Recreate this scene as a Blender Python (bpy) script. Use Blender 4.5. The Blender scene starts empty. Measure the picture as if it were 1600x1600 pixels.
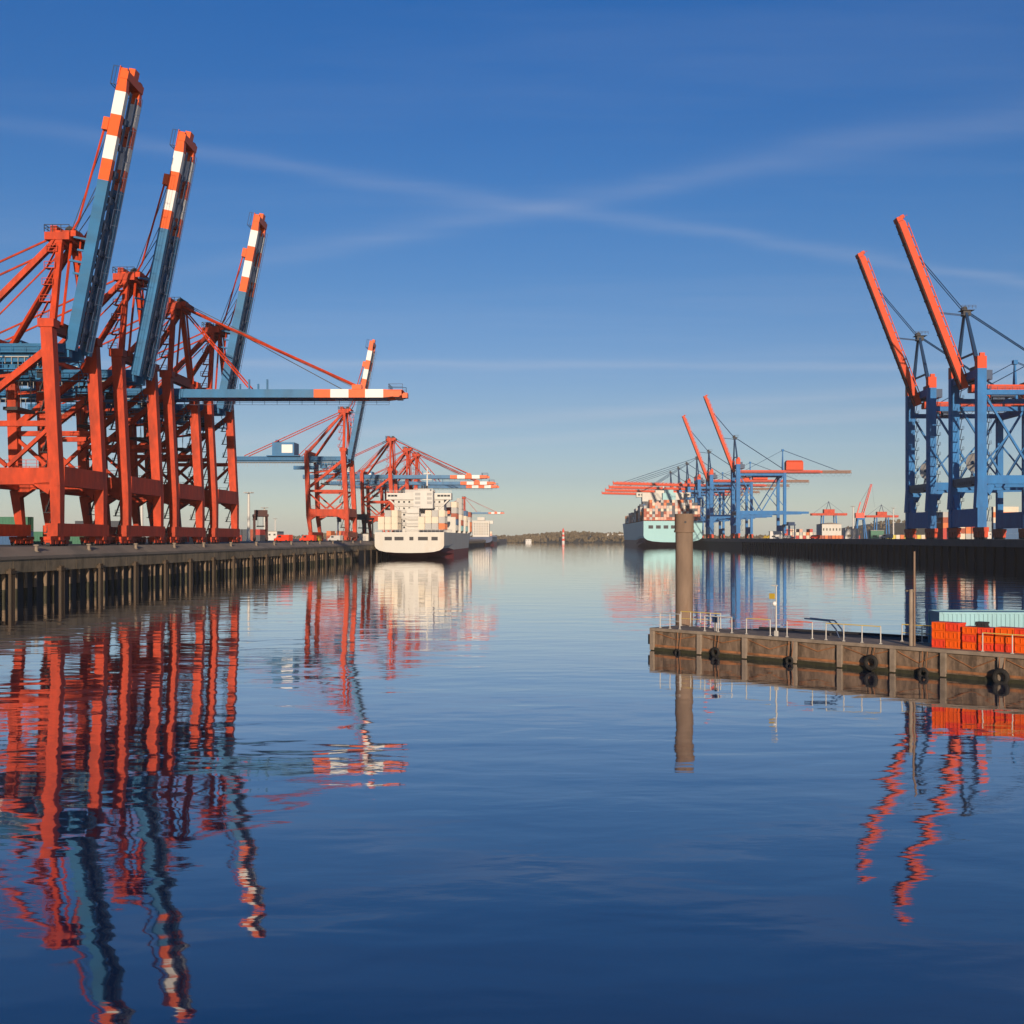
import bpy, bmesh, math, random
from mathutils import Vector, Matrix
R = math.radians
random.seed(11)
sc = bpy.context.scene
C = sc.collection

# ------------------------------------------------------------------ camera, sky, sun, exposure
cam_d = bpy.data.cameras.new("camera")
cam_d.sensor_width = 36.0
cam_d.lens = 40.5
cam_d.shift_x = -0.0375
cam_d.shift_y = 0.0256
cam_d.clip_start = 0.5
cam_d.clip_end = 60000
cam = bpy.data.objects.new("camera", cam_d)
cam.location = (0, 0, 8.0)
cam.rotation_euler = (R(90), 0, 0)
C.objects.link(cam)
sc.camera = cam

SUN_EL, SUN_AZ = 11.0, 174.0          # azimuth clockwise from +Y: behind the camera, a little to the right
world = bpy.data.worlds.new("World")
sc.world = world
world.use_nodes = True
wn, wl = world.node_tree.nodes, world.node_tree.links
wn.clear()


def wmath(op, a, b=None, c=None, clamp=False):
    n = wn.new("ShaderNodeMath"); n.operation = op; n.use_clamp = clamp
    for i, v in enumerate((a, b, c)):
        if v is None: continue
        if isinstance(v, (int, float)): n.inputs[i].default_value = v
        else: wl.new(v, n.inputs[i])
    return n.outputs[0]


wout = wn.new("ShaderNodeOutputWorld")
wbg = wn.new("ShaderNodeBackground"); wbg.inputs[1].default_value = 0.0985
sky = wn.new("ShaderNodeTexSky"); sky.sky_type = 'NISHITA'; sky.sun_disc = False
sky.sun_elevation = R(SUN_EL); sky.sun_rotation = R(SUN_AZ)
sky.altitude = 0; sky.air_density = 1.0; sky.dust_density = 0.6; sky.ozone_density = 3.0
wtc = wn.new("ShaderNodeTexCoord")
wsep = wn.new("ShaderNodeSeparateXYZ"); wl.new(wtc.outputs["Generated"], wsep.inputs[0])
wz = wmath('MAXIMUM', wsep.outputs[2], 0.012)
cu, cv = wmath('DIVIDE', wsep.outputs[0], wz), wmath('DIVIDE', wsep.outputs[1], wz)   # the cloud layer seen from below
wcmb = wn.new("ShaderNodeCombineXYZ"); wl.new(cu, wcmb.inputs[0]); wl.new(cv, wcmb.inputs[1])


def wnoise(sx, sy, detail, rough, rot=0.0, off=0.0):
    m = wn.new("ShaderNodeMapping"); m.inputs["Scale"].default_value = (sx, sy, 1)
    m.inputs["Rotation"].default_value = (0, 0, rot); m.inputs["Location"].default_value = (off, off, 0)
    wl.new(wcmb.outputs[0], m.inputs[0])
    n = wn.new("ShaderNodeTexNoise"); n.inputs["Scale"].default_value = 1.0
    n.inputs["Detail"].default_value = detail; n.inputs["Roughness"].default_value = rough
    wl.new(m.outputs[0], n.inputs[0])
    return n.outputs["Fac"]


def contrail(u0, v0, slope, width, off):
    k = 1 / math.sqrt(1 + slope * slope)
    d = wmath('SUBTRACT', wmath('SUBTRACT', cv, v0), wmath('MULTIPLY', wmath('SUBTRACT', cu, u0), slope))
    wob = wmath('MULTIPLY', wmath('SUBTRACT', wnoise(1.1, 1.1, 3, .55, 0, off), .5), 0.34)
    d = wmath('MULTIPLY', wmath('ADD', d, wob), k / width)
    g = wmath('POWER', 2.718, wmath('MULTIPLY', wmath('MULTIPLY', d, d), -1.0))
    var = wmath('MULTIPLY_ADD', wnoise(.8, 4.0, 7, .66, -math.atan(slope), off + 5), 1.35, -.08)
    return wmath('MULTIPLY', g, var, clamp=True)


fade = wn.new("ShaderNodeMapRange"); fade.interpolation_type = 'SMOOTHSTEP'      # the two trails thin out towards the west
for i_, v_ in ((1, -1.75), (2, -.55), (3, .22), (4, 1.0)): fade.inputs[i_].default_value = v_
wl.new(cu, fade.inputs[0])
tr = wmath('ADD', contrail(-.077, 3.455, .54, .075, 2.0), wmath('MULTIPLY', contrail(-.078, 3.50, -.655, .11, 9.0), 0.9))
tr = wmath('MULTIPLY', tr, fade.outputs[0])
tr = wmath('ADD', tr, wmath('MULTIPLY', contrail(0.0, 6.65, .03, .17, 21.0), 1.5))
tr = wmath('ADD', tr, wmath('MULTIPLY', contrail(0.0, 9.6, -.75, .40, 31.0), 1.4))
tr = wmath('ADD', tr, wmath('MULTIPLY', contrail(0.0, 11.6, -.85, .45, 41.0), 1.4))
ci = wmath('MULTIPLY', wmath('SUBTRACT', wnoise(.16, .75, 8, .66, .12), .47, clamp=True), 1.6, clamp=True)
veil = wmath('ADD', wmath('MULTIPLY', tr, 0.165), wmath('MULTIPLY', ci, 0.20), clamp=True)
hs = wn.new("ShaderNodeHueSaturation"); hs.inputs["Saturation"].default_value = 1.0; hs.inputs["Value"].default_value = 1.0
wl.new(sky.outputs[0], hs.inputs["Color"])
# clear, crisp autumn air: the sky's own colour by height, deeper overhead and paler at the horizon than the plain model
ramp = wn.new("ShaderNodeValToRGB"); els = ramp.color_ramp.elements
tones = [(0.0, (1.55, 1.66, 1.95)), (.0228, (1.40, 1.46, 1.74)), (.0505, (1.16, 1.15, 1.40)), (.1055, (1.01, 1.005, 1.218)), (.1542, (.847, .945, 1.219)),
         (.2123, (.629, .88, 1.218)), (.278, (.465, .837, 1.257)), (.3355, (.38, .797, 1.283)), (.4192, (.284, .792, 1.367))]
for i, (p_, c_) in enumerate(tones):
    e = els[i] if i < 2 else els.new(p_ * 2)
    e.position = p_ * 2; e.color = tuple(v / 1.7 for v in c_) + (1,)
wl.new(wmath('MULTIPLY', wsep.outputs[2], 2.0), ramp.inputs[0])
wmul = wn.new("ShaderNodeMixRGB"); wmul.blend_type = 'MULTIPLY'; wmul.inputs[0].default_value = 1.0
wl.new(hs.outputs[0], wmul.inputs[1]); wl.new(ramp.outputs[0], wmul.inputs[2])
wmix = wn.new("ShaderNodeMixRGB"); wmix.inputs[2].default_value = (3.9, 4.1, 4.7, 1)
wl.new(veil, wmix.inputs[0]); wl.new(wmul.outputs[0], wmix.inputs[1])
wl.new(wmix.outputs[0], wbg.inputs[0]); wl.new(wbg.outputs[0], wout.inputs[0])

sun_d = bpy.data.lights.new("sun", 'SUN'); sun_d.energy = 4.9; sun_d.angle = R(0.5); sun_d.color = (1.0, 0.80, 0.60)
sun = bpy.data.objects.new("sun", sun_d); C.objects.link(sun)
_s = Vector((math.sin(R(SUN_AZ)) * math.cos(R(SUN_EL)), math.cos(R(SUN_AZ)) * math.cos(R(SUN_EL)), math.sin(R(SUN_EL))))
sun.rotation_euler = _s.to_track_quat('Z', 'Y').to_euler()
sc.view_settings.view_transform = 'Standard'; sc.view_settings.look = 'None'
sc.view_settings.gamma = 1; sc.view_settings.exposure = 0.55
sc.cycles.max_bounces = 6; sc.cycles.volume_bounces = 0; sc.cycles.glossy_bounces = 3; sc.cycles.diffuse_bounces = 2
sc.cycles.use_denoising = True

# ------------------------------------------------------------------ helpers


class MB:
    """collects shapes into one mesh; .mi is the material slot the next shapes get"""
    def __init__(s): s.v, s.f, s.m, s.mi = [], [], [], 0

    def poly(s, pts, faces):
        b = len(s.v); s.v += [tuple(p) for p in pts]
        for f in faces: s.f.append(tuple(b + i for i in f)); s.m.append(s.mi)

    def hexa(s, a, b):
        s.poly(list(a) + list(b), [(3, 2, 1, 0), (4, 5, 6, 7), (0, 1, 5, 4), (1, 2, 6, 5), (2, 3, 7, 6), (3, 0, 4, 7)])

    def box(s, x0, x1, y0, y1, z0, z1):
        s.hexa([(x0, y0, z0), (x1, y0, z0), (x1, y1, z0), (x0, y1, z0)], [(x0, y0, z1), (x1, y0, z1), (x1, y1, z1), (x0, y1, z1)])

    def cbox(s, c, d):
        s.box(c[0] - d[0] / 2, c[0] + d[0] / 2, c[1] - d[1] / 2, c[1] + d[1] / 2, c[2] - d[2] / 2, c[2] + d[2] / 2)

    def beam(s, p, q, w, h=None, w2=None, h2=None, side=(0, 1, 0)):
        """box beam p>q: w across along 'side', h across the other way"""
        h = w if h is None else h; w2 = w if w2 is None else w2; h2 = h if h2 is None else h2
        p, q = Vector(p), Vector(q); d = (q - p).normalized(); sd = Vector(side)
        sd = sd - d * sd.dot(d)
        if sd.length < 1e-3: sd = Vector((1, 0, 0)) - d * d.x
        sd.normalize(); up = d.cross(sd)
        def ring(c, w, h): return [c - sd * w / 2 - up * h / 2, c + sd * w / 2 - up * h / 2, c + sd * w / 2 + up * h / 2, c - sd * w / 2 + up * h / 2]
        s.hexa(ring(p, w, h), ring(q, w2, h2))

    def tube(s, p, q, r, n=8, r2=None, caps=True):
        r2 = r if r2 is None else r2
        p, q = Vector(p), Vector(q); d = (q - p).normalized()
        a = d.orthogonal().normalized(); b = d.cross(a)
        ps = [p + (a * math.cos(t) + b * math.sin(t)) * r for t in (2 * math.pi * i / n for i in range(n))]
        qs = [q + (a * math.cos(t) + b * math.sin(t)) * r2 for t in (2 * math.pi * i / n for i in range(n))]
        f = [(i, (i + 1) % n, n + (i + 1) % n, n + i) for i in range(n)]
        if caps: f += [tuple(range(n - 1, -1, -1)), tuple(range(n, 2 * n))]
        s.poly(ps + qs, f)

    def path(s, pts, r, n=6):
        for a, b in zip(pts, pts[1:]): s.tube(a, b, r, n)

    def torus(s, c, axis, R0, r0, nu=24, nv=10, squash=1.0):
        c, ax = Vector(c), Vector(axis).normalized(); a = ax.orthogonal().normalized(); b = ax.cross(a); ps = []
        for i in range(nu):
            t = 2 * math.pi * i / nu; rd = a * math.cos(t) + b * math.sin(t)
            for j in range(nv):
                u = 2 * math.pi * j / nv
                ps.append(c + rd * (R0 + r0 * math.cos(u)) + ax * (r0 * squash * math.sin(u)))
        s.poly(ps, [(i * nv + j, ((i + 1) % nu) * nv + j, ((i + 1) % nu) * nv + (j + 1) % nv, i * nv + (j + 1) % nv) for i in range(nu) for j in range(nv)])

    def ball(s, c, r, n=8, m=6, sz=1.0):
        c = Vector(c); ps = [c + Vector((0, 0, r * sz))]
        for j in range(1, m):
            t = math.pi * j / m
            for i in range(n):
                u = 2 * math.pi * i / n
                ps.append(c + Vector((r * math.sin(t) * math.cos(u), r * math.sin(t) * math.sin(u), r * sz * math.cos(t))))
        ps.append(c - Vector((0, 0, r * sz)))
        f = [(0, 1 + i, 1 + (i + 1) % n) for i in range(n)]
        for j in range(m - 2):
            f += [(1 + j * n + i, 1 + (j + 1) * n + i, 1 + (j + 1) * n + (i + 1) % n, 1 + j * n + (i + 1) % n) for i in range(n)]
        k = 1 + (m - 2) * n
        f += [(k + (i + 1) % n, k + i, len(ps) - 1) for i in range(n)]
        s.poly(ps, f)

    def build(s, name, mats, parent=None, loc=None, smooth=False, bevel=0.0):
        me = bpy.data.meshes.new(name)
        me.from_pydata(s.v, [], s.f)
        for m in (mats if isinstance(mats, (list, tuple)) else [mats]): me.materials.append(m)
        for p, i in zip(me.polygons, s.m): p.material_index = i
        bm = bmesh.new(); bm.from_mesh(me); bmesh.ops.recalc_face_normals(bm, faces=bm.faces); bm.to_mesh(me); bm.free()
        if smooth:
            for p in me.polygons: p.use_smooth = True
            me.set_sharp_from_angle(angle=R(40))
        o = bpy.data.objects.new(name, me); C.objects.link(o)
        if parent is not None: o.parent = parent
        if loc is not None: o.location = loc
        if bevel:
            b = o.modifiers.new("bevel", 'BEVEL'); b.width = bevel; b.segments = 2; b.limit_method = 'ANGLE'
        return o


def tag(o, label=None, cat=None, group=None, kind=None):
    if label: o["label"] = label
    if cat: o["category"] = cat
    if group: o["group"] = group
    if kind: o["kind"] = kind
    return o


def thing(name, label, cat, loc=(0, 0, 0), rz=0.0, group=None):
    o = bpy.data.objects.new(name, None); C.objects.link(o)
    o.empty_display_size = 1; o.location = loc; o.rotation_euler = (0, 0, rz)
    return tag(o, label, cat, group)


def copy_tree(o, parent=None):
    c = o.copy(); C.objects.link(c); c.parent = parent
    for ch in list(o.children): copy_tree(ch, c)
    return c


def mat(name, col, rough=0.5, var=0.12, scale=0.5, stretch=(1, 1, .35), grime=None, gamt=0.0, gscale=.25, spec=.25, bump=0.0, bscale=8.0):
    """paint / stone with uneven tone and patches of wear"""
    col = tuple(c * .72 for c in col); grime = tuple(c * .72 for c in grime) if grime else None
    m = bpy.data.materials.new(name); m.use_nodes = True
    n, l = m.node_tree.nodes, m.node_tree.links
    p = n["Principled BSDF"]; p.inputs["Roughness"].default_value = rough
    p.inputs["Specular IOR Level"].default_value = spec
    tc = n.new("ShaderNodeTexCoord"); mp = n.new("ShaderNodeMapping"); mp.inputs["Scale"].default_value = stretch
    l.new(tc.outputs["Object"], mp.inputs[0])
    nz = n.new("ShaderNodeTexNoise"); nz.inputs["Scale"].default_value = scale; nz.inputs["Detail"].default_value = 5; nz.inputs["Roughness"].default_value = .6
    l.new(mp.outputs[0], nz.inputs[0])
    cr = n.new("ShaderNodeValToRGB")
    cr.color_ramp.elements[0].position = .28; cr.color_ramp.elements[1].position = .72
    cr.color_ramp.elements[0].color = tuple(c * (1 - var) for c in col) + (1,)
    cr.color_ramp.elements[1].color = tuple(min(1, c * (1 + var)) for c in col) + (1,)
    l.new(nz.outputs["Fac"], cr.inputs[0]); out = cr.outputs[0]
    if grime:
        n2 = n.new("ShaderNodeTexNoise"); n2.inputs["Scale"].default_value = gscale; n2.inputs["Detail"].default_value = 8; n2.inputs["Roughness"].default_value = .7
        l.new(mp.outputs[0], n2.inputs[0])
        r2 = n.new("ShaderNodeValToRGB"); r2.color_ramp.elements[0].position = .48; r2.color_ramp.elements[1].position = .68
        r2.color_ramp.elements[0].color = (0, 0, 0, 1); r2.color_ramp.elements[1].color = (gamt, gamt, gamt, 1)
        l.new(n2.outputs["Fac"], r2.inputs[0])
        mx = n.new("ShaderNodeMixRGB"); mx.inputs[2].default_value = tuple(grime) + (1,)
        l.new(r2.outputs[0], mx.inputs[0]); l.new(out, mx.inputs[1]); out = mx.outputs[0]
    l.new(out, p.inputs["Base Color"])
    if bump:
        n3 = n.new("ShaderNodeTexNoise"); n3.inputs["Scale"].default_value = bscale; n3.inputs["Detail"].default_value = 6
        l.new(tc.outputs["Object"], n3.inputs[0])
        b = n.new("ShaderNodeBump"); b.inputs["Distance"].default_value = bump; l.new(n3.outputs["Fac"], b.inputs["Height"]); l.new(b.outputs[0], p.inputs["Normal"])
    return m


M = dict(
    red=mat("crane_red", (.46, .040, .005), .6, .32, .9, grime=(.20, .022, .006), gamt=.7, gscale=.4),
    blue=mat("crane_blue", (.012, .13, .30), .45, .2, .35, grime=(.03, .10, .16), gamt=.5),
    orange=mat("stripe_orange", (.66, .088, .003), .45, .08),
    white=mat("stripe_white", (.70, .70, .68), .5, .05),
    dark=mat("dark_steel", (.03, .03, .035), .6, .2),
    rope=mat("wire_rope", (.05, .06, .08), .6, .1),
    rblue=mat("gantry_blue", (.003, .135, .38), .6, .2, .4, grime=(.01, .06, .2), gamt=.4),
    rnavy=mat("gantry_navy", (.006, .035, .10), .5, .15),
    rorange=mat("gantry_orange", (.56, .050, .003), .6, .10, .25, grime=(.4, .05, .02), gamt=.3),
    grey=mat("galvanised_grey", (.35, .35, .34), .5, .1),
    glass=mat("cab_glass", (.02, .03, .04), .1, .05, spec=.6),
    cream=mat("ship_cream", (.52, .51, .47), .5, .06, .08, grime=(.45, .33, .22), gamt=.35, gscale=.12),
    swhite=mat("ship_white", (.54, .53, .50), .5, .05),
    teal=mat("ship_teal", (.25, .49, .52), .5, .05, .05, grime=(.3, .45, .45), gamt=.3, gscale=.05),
    boot=mat("boot_topping_red", (.20, .03, .025), .6, .15, .15),
    bootgreen=mat("boot_topping_green", (.03, .12, .08), .6, .15, .15),
    conc=mat("quay_concrete", (.29, .24, .185), .85, .18, .25, stretch=(1, 1, 1), grime=(.16, .15, .13), gamt=.7, gscale=.12),
    fascia=mat("quay_fascia", (.34, .26, .16), .9, .3, .3, stretch=(1, 1, .4), grime=(.07, .065, .04), gamt=.8, gscale=.25, bump=.05, bscale=1.5),
    pile=mat("pile_timber", (.22, .155, .10), .85, .3, .5, grime=(.06, .06, .04), gamt=.8, gscale=.6),
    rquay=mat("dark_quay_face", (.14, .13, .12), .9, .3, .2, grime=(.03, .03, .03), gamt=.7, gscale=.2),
    black=mat("shade_and_hull_black", (.012, .012, .013), .8, .3),  # barge hull colour; on the right quay it paints in shade
    fender=mat("fender_timber", (.085, .06, .04), .9, .3, .6, grime=(.04, .04, .03), gamt=.8, gscale=.6),
    maroon=mat("dark_maroon", (.05, .012, .010), .6, .2),
    apron=mat("apron_asphalt", (.12, .118, .115), .9, .2, .05, stretch=(1, 1, 1)),
    pcon=mat("pontoon_concrete", (.185, .128, .088), .9, .5, 2.2, stretch=(1, 1, .35), grime=(.06, .043, .03), gamt=1.0, gscale=1.5, bump=.04, bscale=3),
    pcap=mat("pontoon_cap", (.25, .20, .155), .85, .25, .8, stretch=(1, 1, 1), grime=(.14, .11, .08), gamt=.8, gscale=.6),
    algae=mat("algae_band", (.035, .034, .018), .7, .4, 1.2, bump=.03, bscale=4),
    rust=mat("rusty_steel", (.30, .13, .055), .85, .35, 1.2, grime=(.10, .05, .03), gamt=.7, gscale=1.5),
    dolphin=mat("dolphin_steel", (.22, .155, .112), .85, .4, .5, stretch=(1, 1, .25), grime=(.15, .085, .05), gamt=.8, gscale=.6, bump=.02, bscale=4),
    dolcap=mat("dolphin_cap", (.20, .135, .095), .85, .25, .8),
    rubber=mat("tyre_rubber", (.018, .017, .016), .8, .25, 2),
    railw=mat("railing_white", (.50, .48, .44), .5, .1),
    raily=mat("railing_yellow", (.62, .45, .10), .5, .12),
    yellow=mat("sign_yellow", (.5, .34, .04), .5, .08),
    cont_teal=mat("container_turquoise", (.24, .46, .52), .5, .12, .6, grime=(.2, .3, .3), gamt=.5, gscale=.5),
    crate=mat("crate_orange", (.74, .10, .006), .45, .10, 1.0),
    crater=mat("crate_red", (.70, .055, .02), .45, .10, 1.0),
    navy=mat("navy_paint", (.02, .045, .11), .5, .15),
    wood=mat("woodland_leaf", (.13, .10, .055), .95, .45, .02, stretch=(1, 1, 1)),
    hill=mat("hill_ground", (.08, .075, .045), .95, .3, .02, stretch=(1, 1, 1)),
    roof=mat("roof_tile", (.22, .19, .17), .85, .2),
)
COLS = dict(rust=(.33, .07, .03), red=(.45, .04, .03), orange=(.62, .17, .05), blue=(.04, .11, .24), green=(.05, .17, .11), grey=(.40, .40, .39), cream=(.66, .58, .46), teal=(.20, .40, .42), pink=(.62, .36, .28), dark=(.06, .07, .09), yellow=(.6, .5, .08))
CM = {k: mat("container_" + k, v, .55, .15, .3, grime=tuple(c * .5 for c in v), gamt=.5, gscale=.3) for k, v in COLS.items()}

# ------------------------------------------------------------------ water
wm = bpy.data.materials.new("harbour_water"); wm.use_nodes = True
n, l = wm.node_tree.nodes, wm.node_tree.links
pb = n["Principled BSDF"]
pb.inputs["Base Color"].default_value = (.0002, .0105, .043, 1); pb.inputs["Roughness"].default_value = .03
pb.inputs["IOR"].default_value = 1.42
pb.inputs["Coat Weight"].default_value = 1.0; pb.inputs["Coat IOR"].default_value = 1.42; pb.inputs["Coat Roughness"].default_value = .03
geo = n.new("ShaderNodeNewGeometry")


def wat_noise(sx, sy, detail, rough, rot, dist=0.0, src=None):
    mp = n.new("ShaderNodeMapping"); mp.inputs["Scale"].default_value = (sx, sy, 1); mp.inputs["Rotation"].default_value = (0, 0, rot)
    l.new(geo.outputs["Position"], mp.inputs[0])
    t = n.new("ShaderNodeTexNoise"); t.inputs["Scale"].default_value = 1; t.inputs["Detail"].default_value = detail
    t.inputs["Roughness"].default_value = rough; t.inputs["Distortion"].default_value = dist
    l.new(mp.outputs[0], t.inputs[0]); return t.outputs["Fac"]


def nmath(op, a, b, clamp=False):
    t = n.new("ShaderNodeMath"); t.operation = op; t.use_clamp = clamp
    for i, v in enumerate((a, b)):
        if isinstance(v, (int, float)): t.inputs[i].default_value = v
        else: l.new(v, t.inputs[i])
    return t.outputs[0]


patch = nmath('MULTIPLY', nmath('SUBTRACT', wat_noise(.018, .05, 3, .55, .1), .40, True), 4.0, True)
h1 = nmath('MULTIPLY', wat_noise(.10, .20, 2, .5, .25), .042)
h2 = nmath('MULTIPLY', wat_noise(.26, .50, 2, .45, -.2, .3), .018)
h3 = nmath('MULTIPLY', nmath('MULTIPLY', wat_noise(1.6, 3.2, 2, .5, .15, .3), .0026), nmath('ADD', patch, .15))
hh = nmath('ADD', nmath('ADD', h1, h2), h3)
bp = n.new("ShaderNodeBump"); bp.inputs["Distance"].default_value = 1.0; bp.inputs["Strength"].default_value = 1.0
l.new(hh, bp.inputs["Height"]); l.new(bp.outputs[0], pb.inputs["Normal"]); l.new(bp.outputs[0], pb.inputs["Coat Normal"])
w = MB(); w.poly([(-9000, -600, 0), (9000, -600, 0), (9000, 9000, 0), (-9000, 9000, 0)], [(0, 1, 2, 3)])
tag(w.build("water", wm), kind="structure")

# ------------------------------------------------------------------ quays and ground
LQ, RQ = 6.8, 7.6          # deck heights
LX, RX = -70.0, 138.0      # quay faces
q = MB(); q.box(-2500, LX - 2.0, 90, 1900, -1.0, LQ)
tag(q.build("quay_apron", M['apron']), kind="structure")
q = MB(); q.box(RX + .9, 2500, 170, 1900, -1.0, RQ)
tag(q.build("terminal_ground", M['apron']), kind="structure")

wall = thing("quay_wall", "long concrete quay wall on timber piles beneath the red cranes", "quay wall", (LX, 90, 0))
q = MB()
prof = [(-2.0, 6.82), (-2.0, 5.2), (0.15, 5.2), (0.15, 5.62), (-0.1, 5.70)]
pts = [(x, y, z) for y in (0, 1500) for x, z in prof]
q.poly(pts, [(i, (i + 1) % 5, 5 + (i + 1) % 5, 5 + i) for i in range(5)] + [(4, 3, 2, 1, 0), (5, 6, 7, 8, 9)])
q.build("coping", M['conc'], wall)
q = MB()
y = 0.0
while y < 1500:
    q.box(-1.6, 0.02, y + .06, y + 9.94, 3.45, 5.195); y += 10
q.build("fascia_beam", M['fascia'], wall)
q = MB(); q.box(-4.5, -3.8, 0, 1500, -2, 3.4); q.build("back_sheet", M['black'], wall)
pm = MB(); pm.tube((0, 0, 1.35), (0, 0, 3.5), .27, 10, .29, caps=False); pm.mi = 1; pm.tube((0, 0, -2), (0, 0, 1.35), .27, 10, .275, caps=False)
pile0 = None
for i in range(98):
    yy = 44 + i * 2.95 + random.uniform(-.4, .4)
    if pile0 is None: pile0 = pm.build("pile", [M['pile'], M['algae']], wall, smooth=True); o = pile0
    else: o = pile0.copy(); C.objects.link(o); o.parent = wall
    o.location = (-.45 + random.uniform(-.1, .1), yy, 0); o.rotation_euler = (R(random.uniform(-1, 1)), R(random.uniform(-1, 1)), random.uniform(0, 6))
pm = MB()
for dy in (-.5, 0, .5): pm.tube((0, dy, -1.5), (0, dy, 4.1), .22, 8)
pm.box(-.34, .28, -.8, .8, 3.4, 3.8)
f0 = None
for i in range(26):
    o = pm.build("fender_cluster", M['fender'], wall) if f0 is None else f0.copy()
    if f0 is None: f0 = o
    else: C.objects.link(o); o.parent = wall
    o.location = (.42, 44 + i * 14.9 + random.uniform(-.5, .5), 0)

bm_ = MB(); bm_.tube((0, 0, 0), (0, 0, .75), .26, 12, .22); bm_.tube((0, 0, .75), (0, 0, .95), .40, 12, .34); bm_.tube((0, 0, -.05), (0, 0, .05), .45, 12)
b0 = None
for i in range(16):
    o = bm_.build("bollard", M['pcap'], smooth=True) if b0 is None else b0.copy()
    if b0 is None: b0 = o
    else: C.objects.link(o)
    o.location = (LX - 1.0, 140 + i * 19.5 + random.uniform(-2, 2), 6.18)
    tag(o, "pale mooring bollard on the coping of the quay under the red cranes", "bollard", "bollards along the red crane quay")

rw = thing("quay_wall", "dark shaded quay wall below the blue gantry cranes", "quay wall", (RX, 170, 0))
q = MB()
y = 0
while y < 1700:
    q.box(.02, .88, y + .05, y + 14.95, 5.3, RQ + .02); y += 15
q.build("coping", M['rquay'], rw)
q = MB(); q.box(.6, .9, 0, 1700, -2, 5.28); q.build("sheet_wall", M['black'], rw)  # the shadow below the coping is put into this black
pm = MB(); pm.box(-.35, .3, -.35, .35, -2, 5.28); pm.box(-.5, .0, -.6, .6, 2.2, 4.6)
f0 = None
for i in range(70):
    o = pm.build("fender_pile", M['black'], rw) if f0 is None else f0.copy()  # piles stand in shadow; that shade is painted as near black
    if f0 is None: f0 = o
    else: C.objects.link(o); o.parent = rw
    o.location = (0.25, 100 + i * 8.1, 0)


# ------------------------------------------------------------------ red and blue cranes of the left quay
HZ = 30.0     # girder axis above the rail
def rails(mb, p, q_, h=1.1, step=2.0, r=.045):
    p, q_ = Vector(p), Vector(q_); k = max(1, int((q_ - p).length / step)); up = Vector((0, 0, h))
    mb.tube(p + up, q_ + up, r, 4); mb.tube(p + up * .55, q_ + up * .55, r * .8, 4)
    for i in range(k + 1):
        a = p.lerp(q_, i / k); mb.tube(a, a + up, r, 4)


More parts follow.
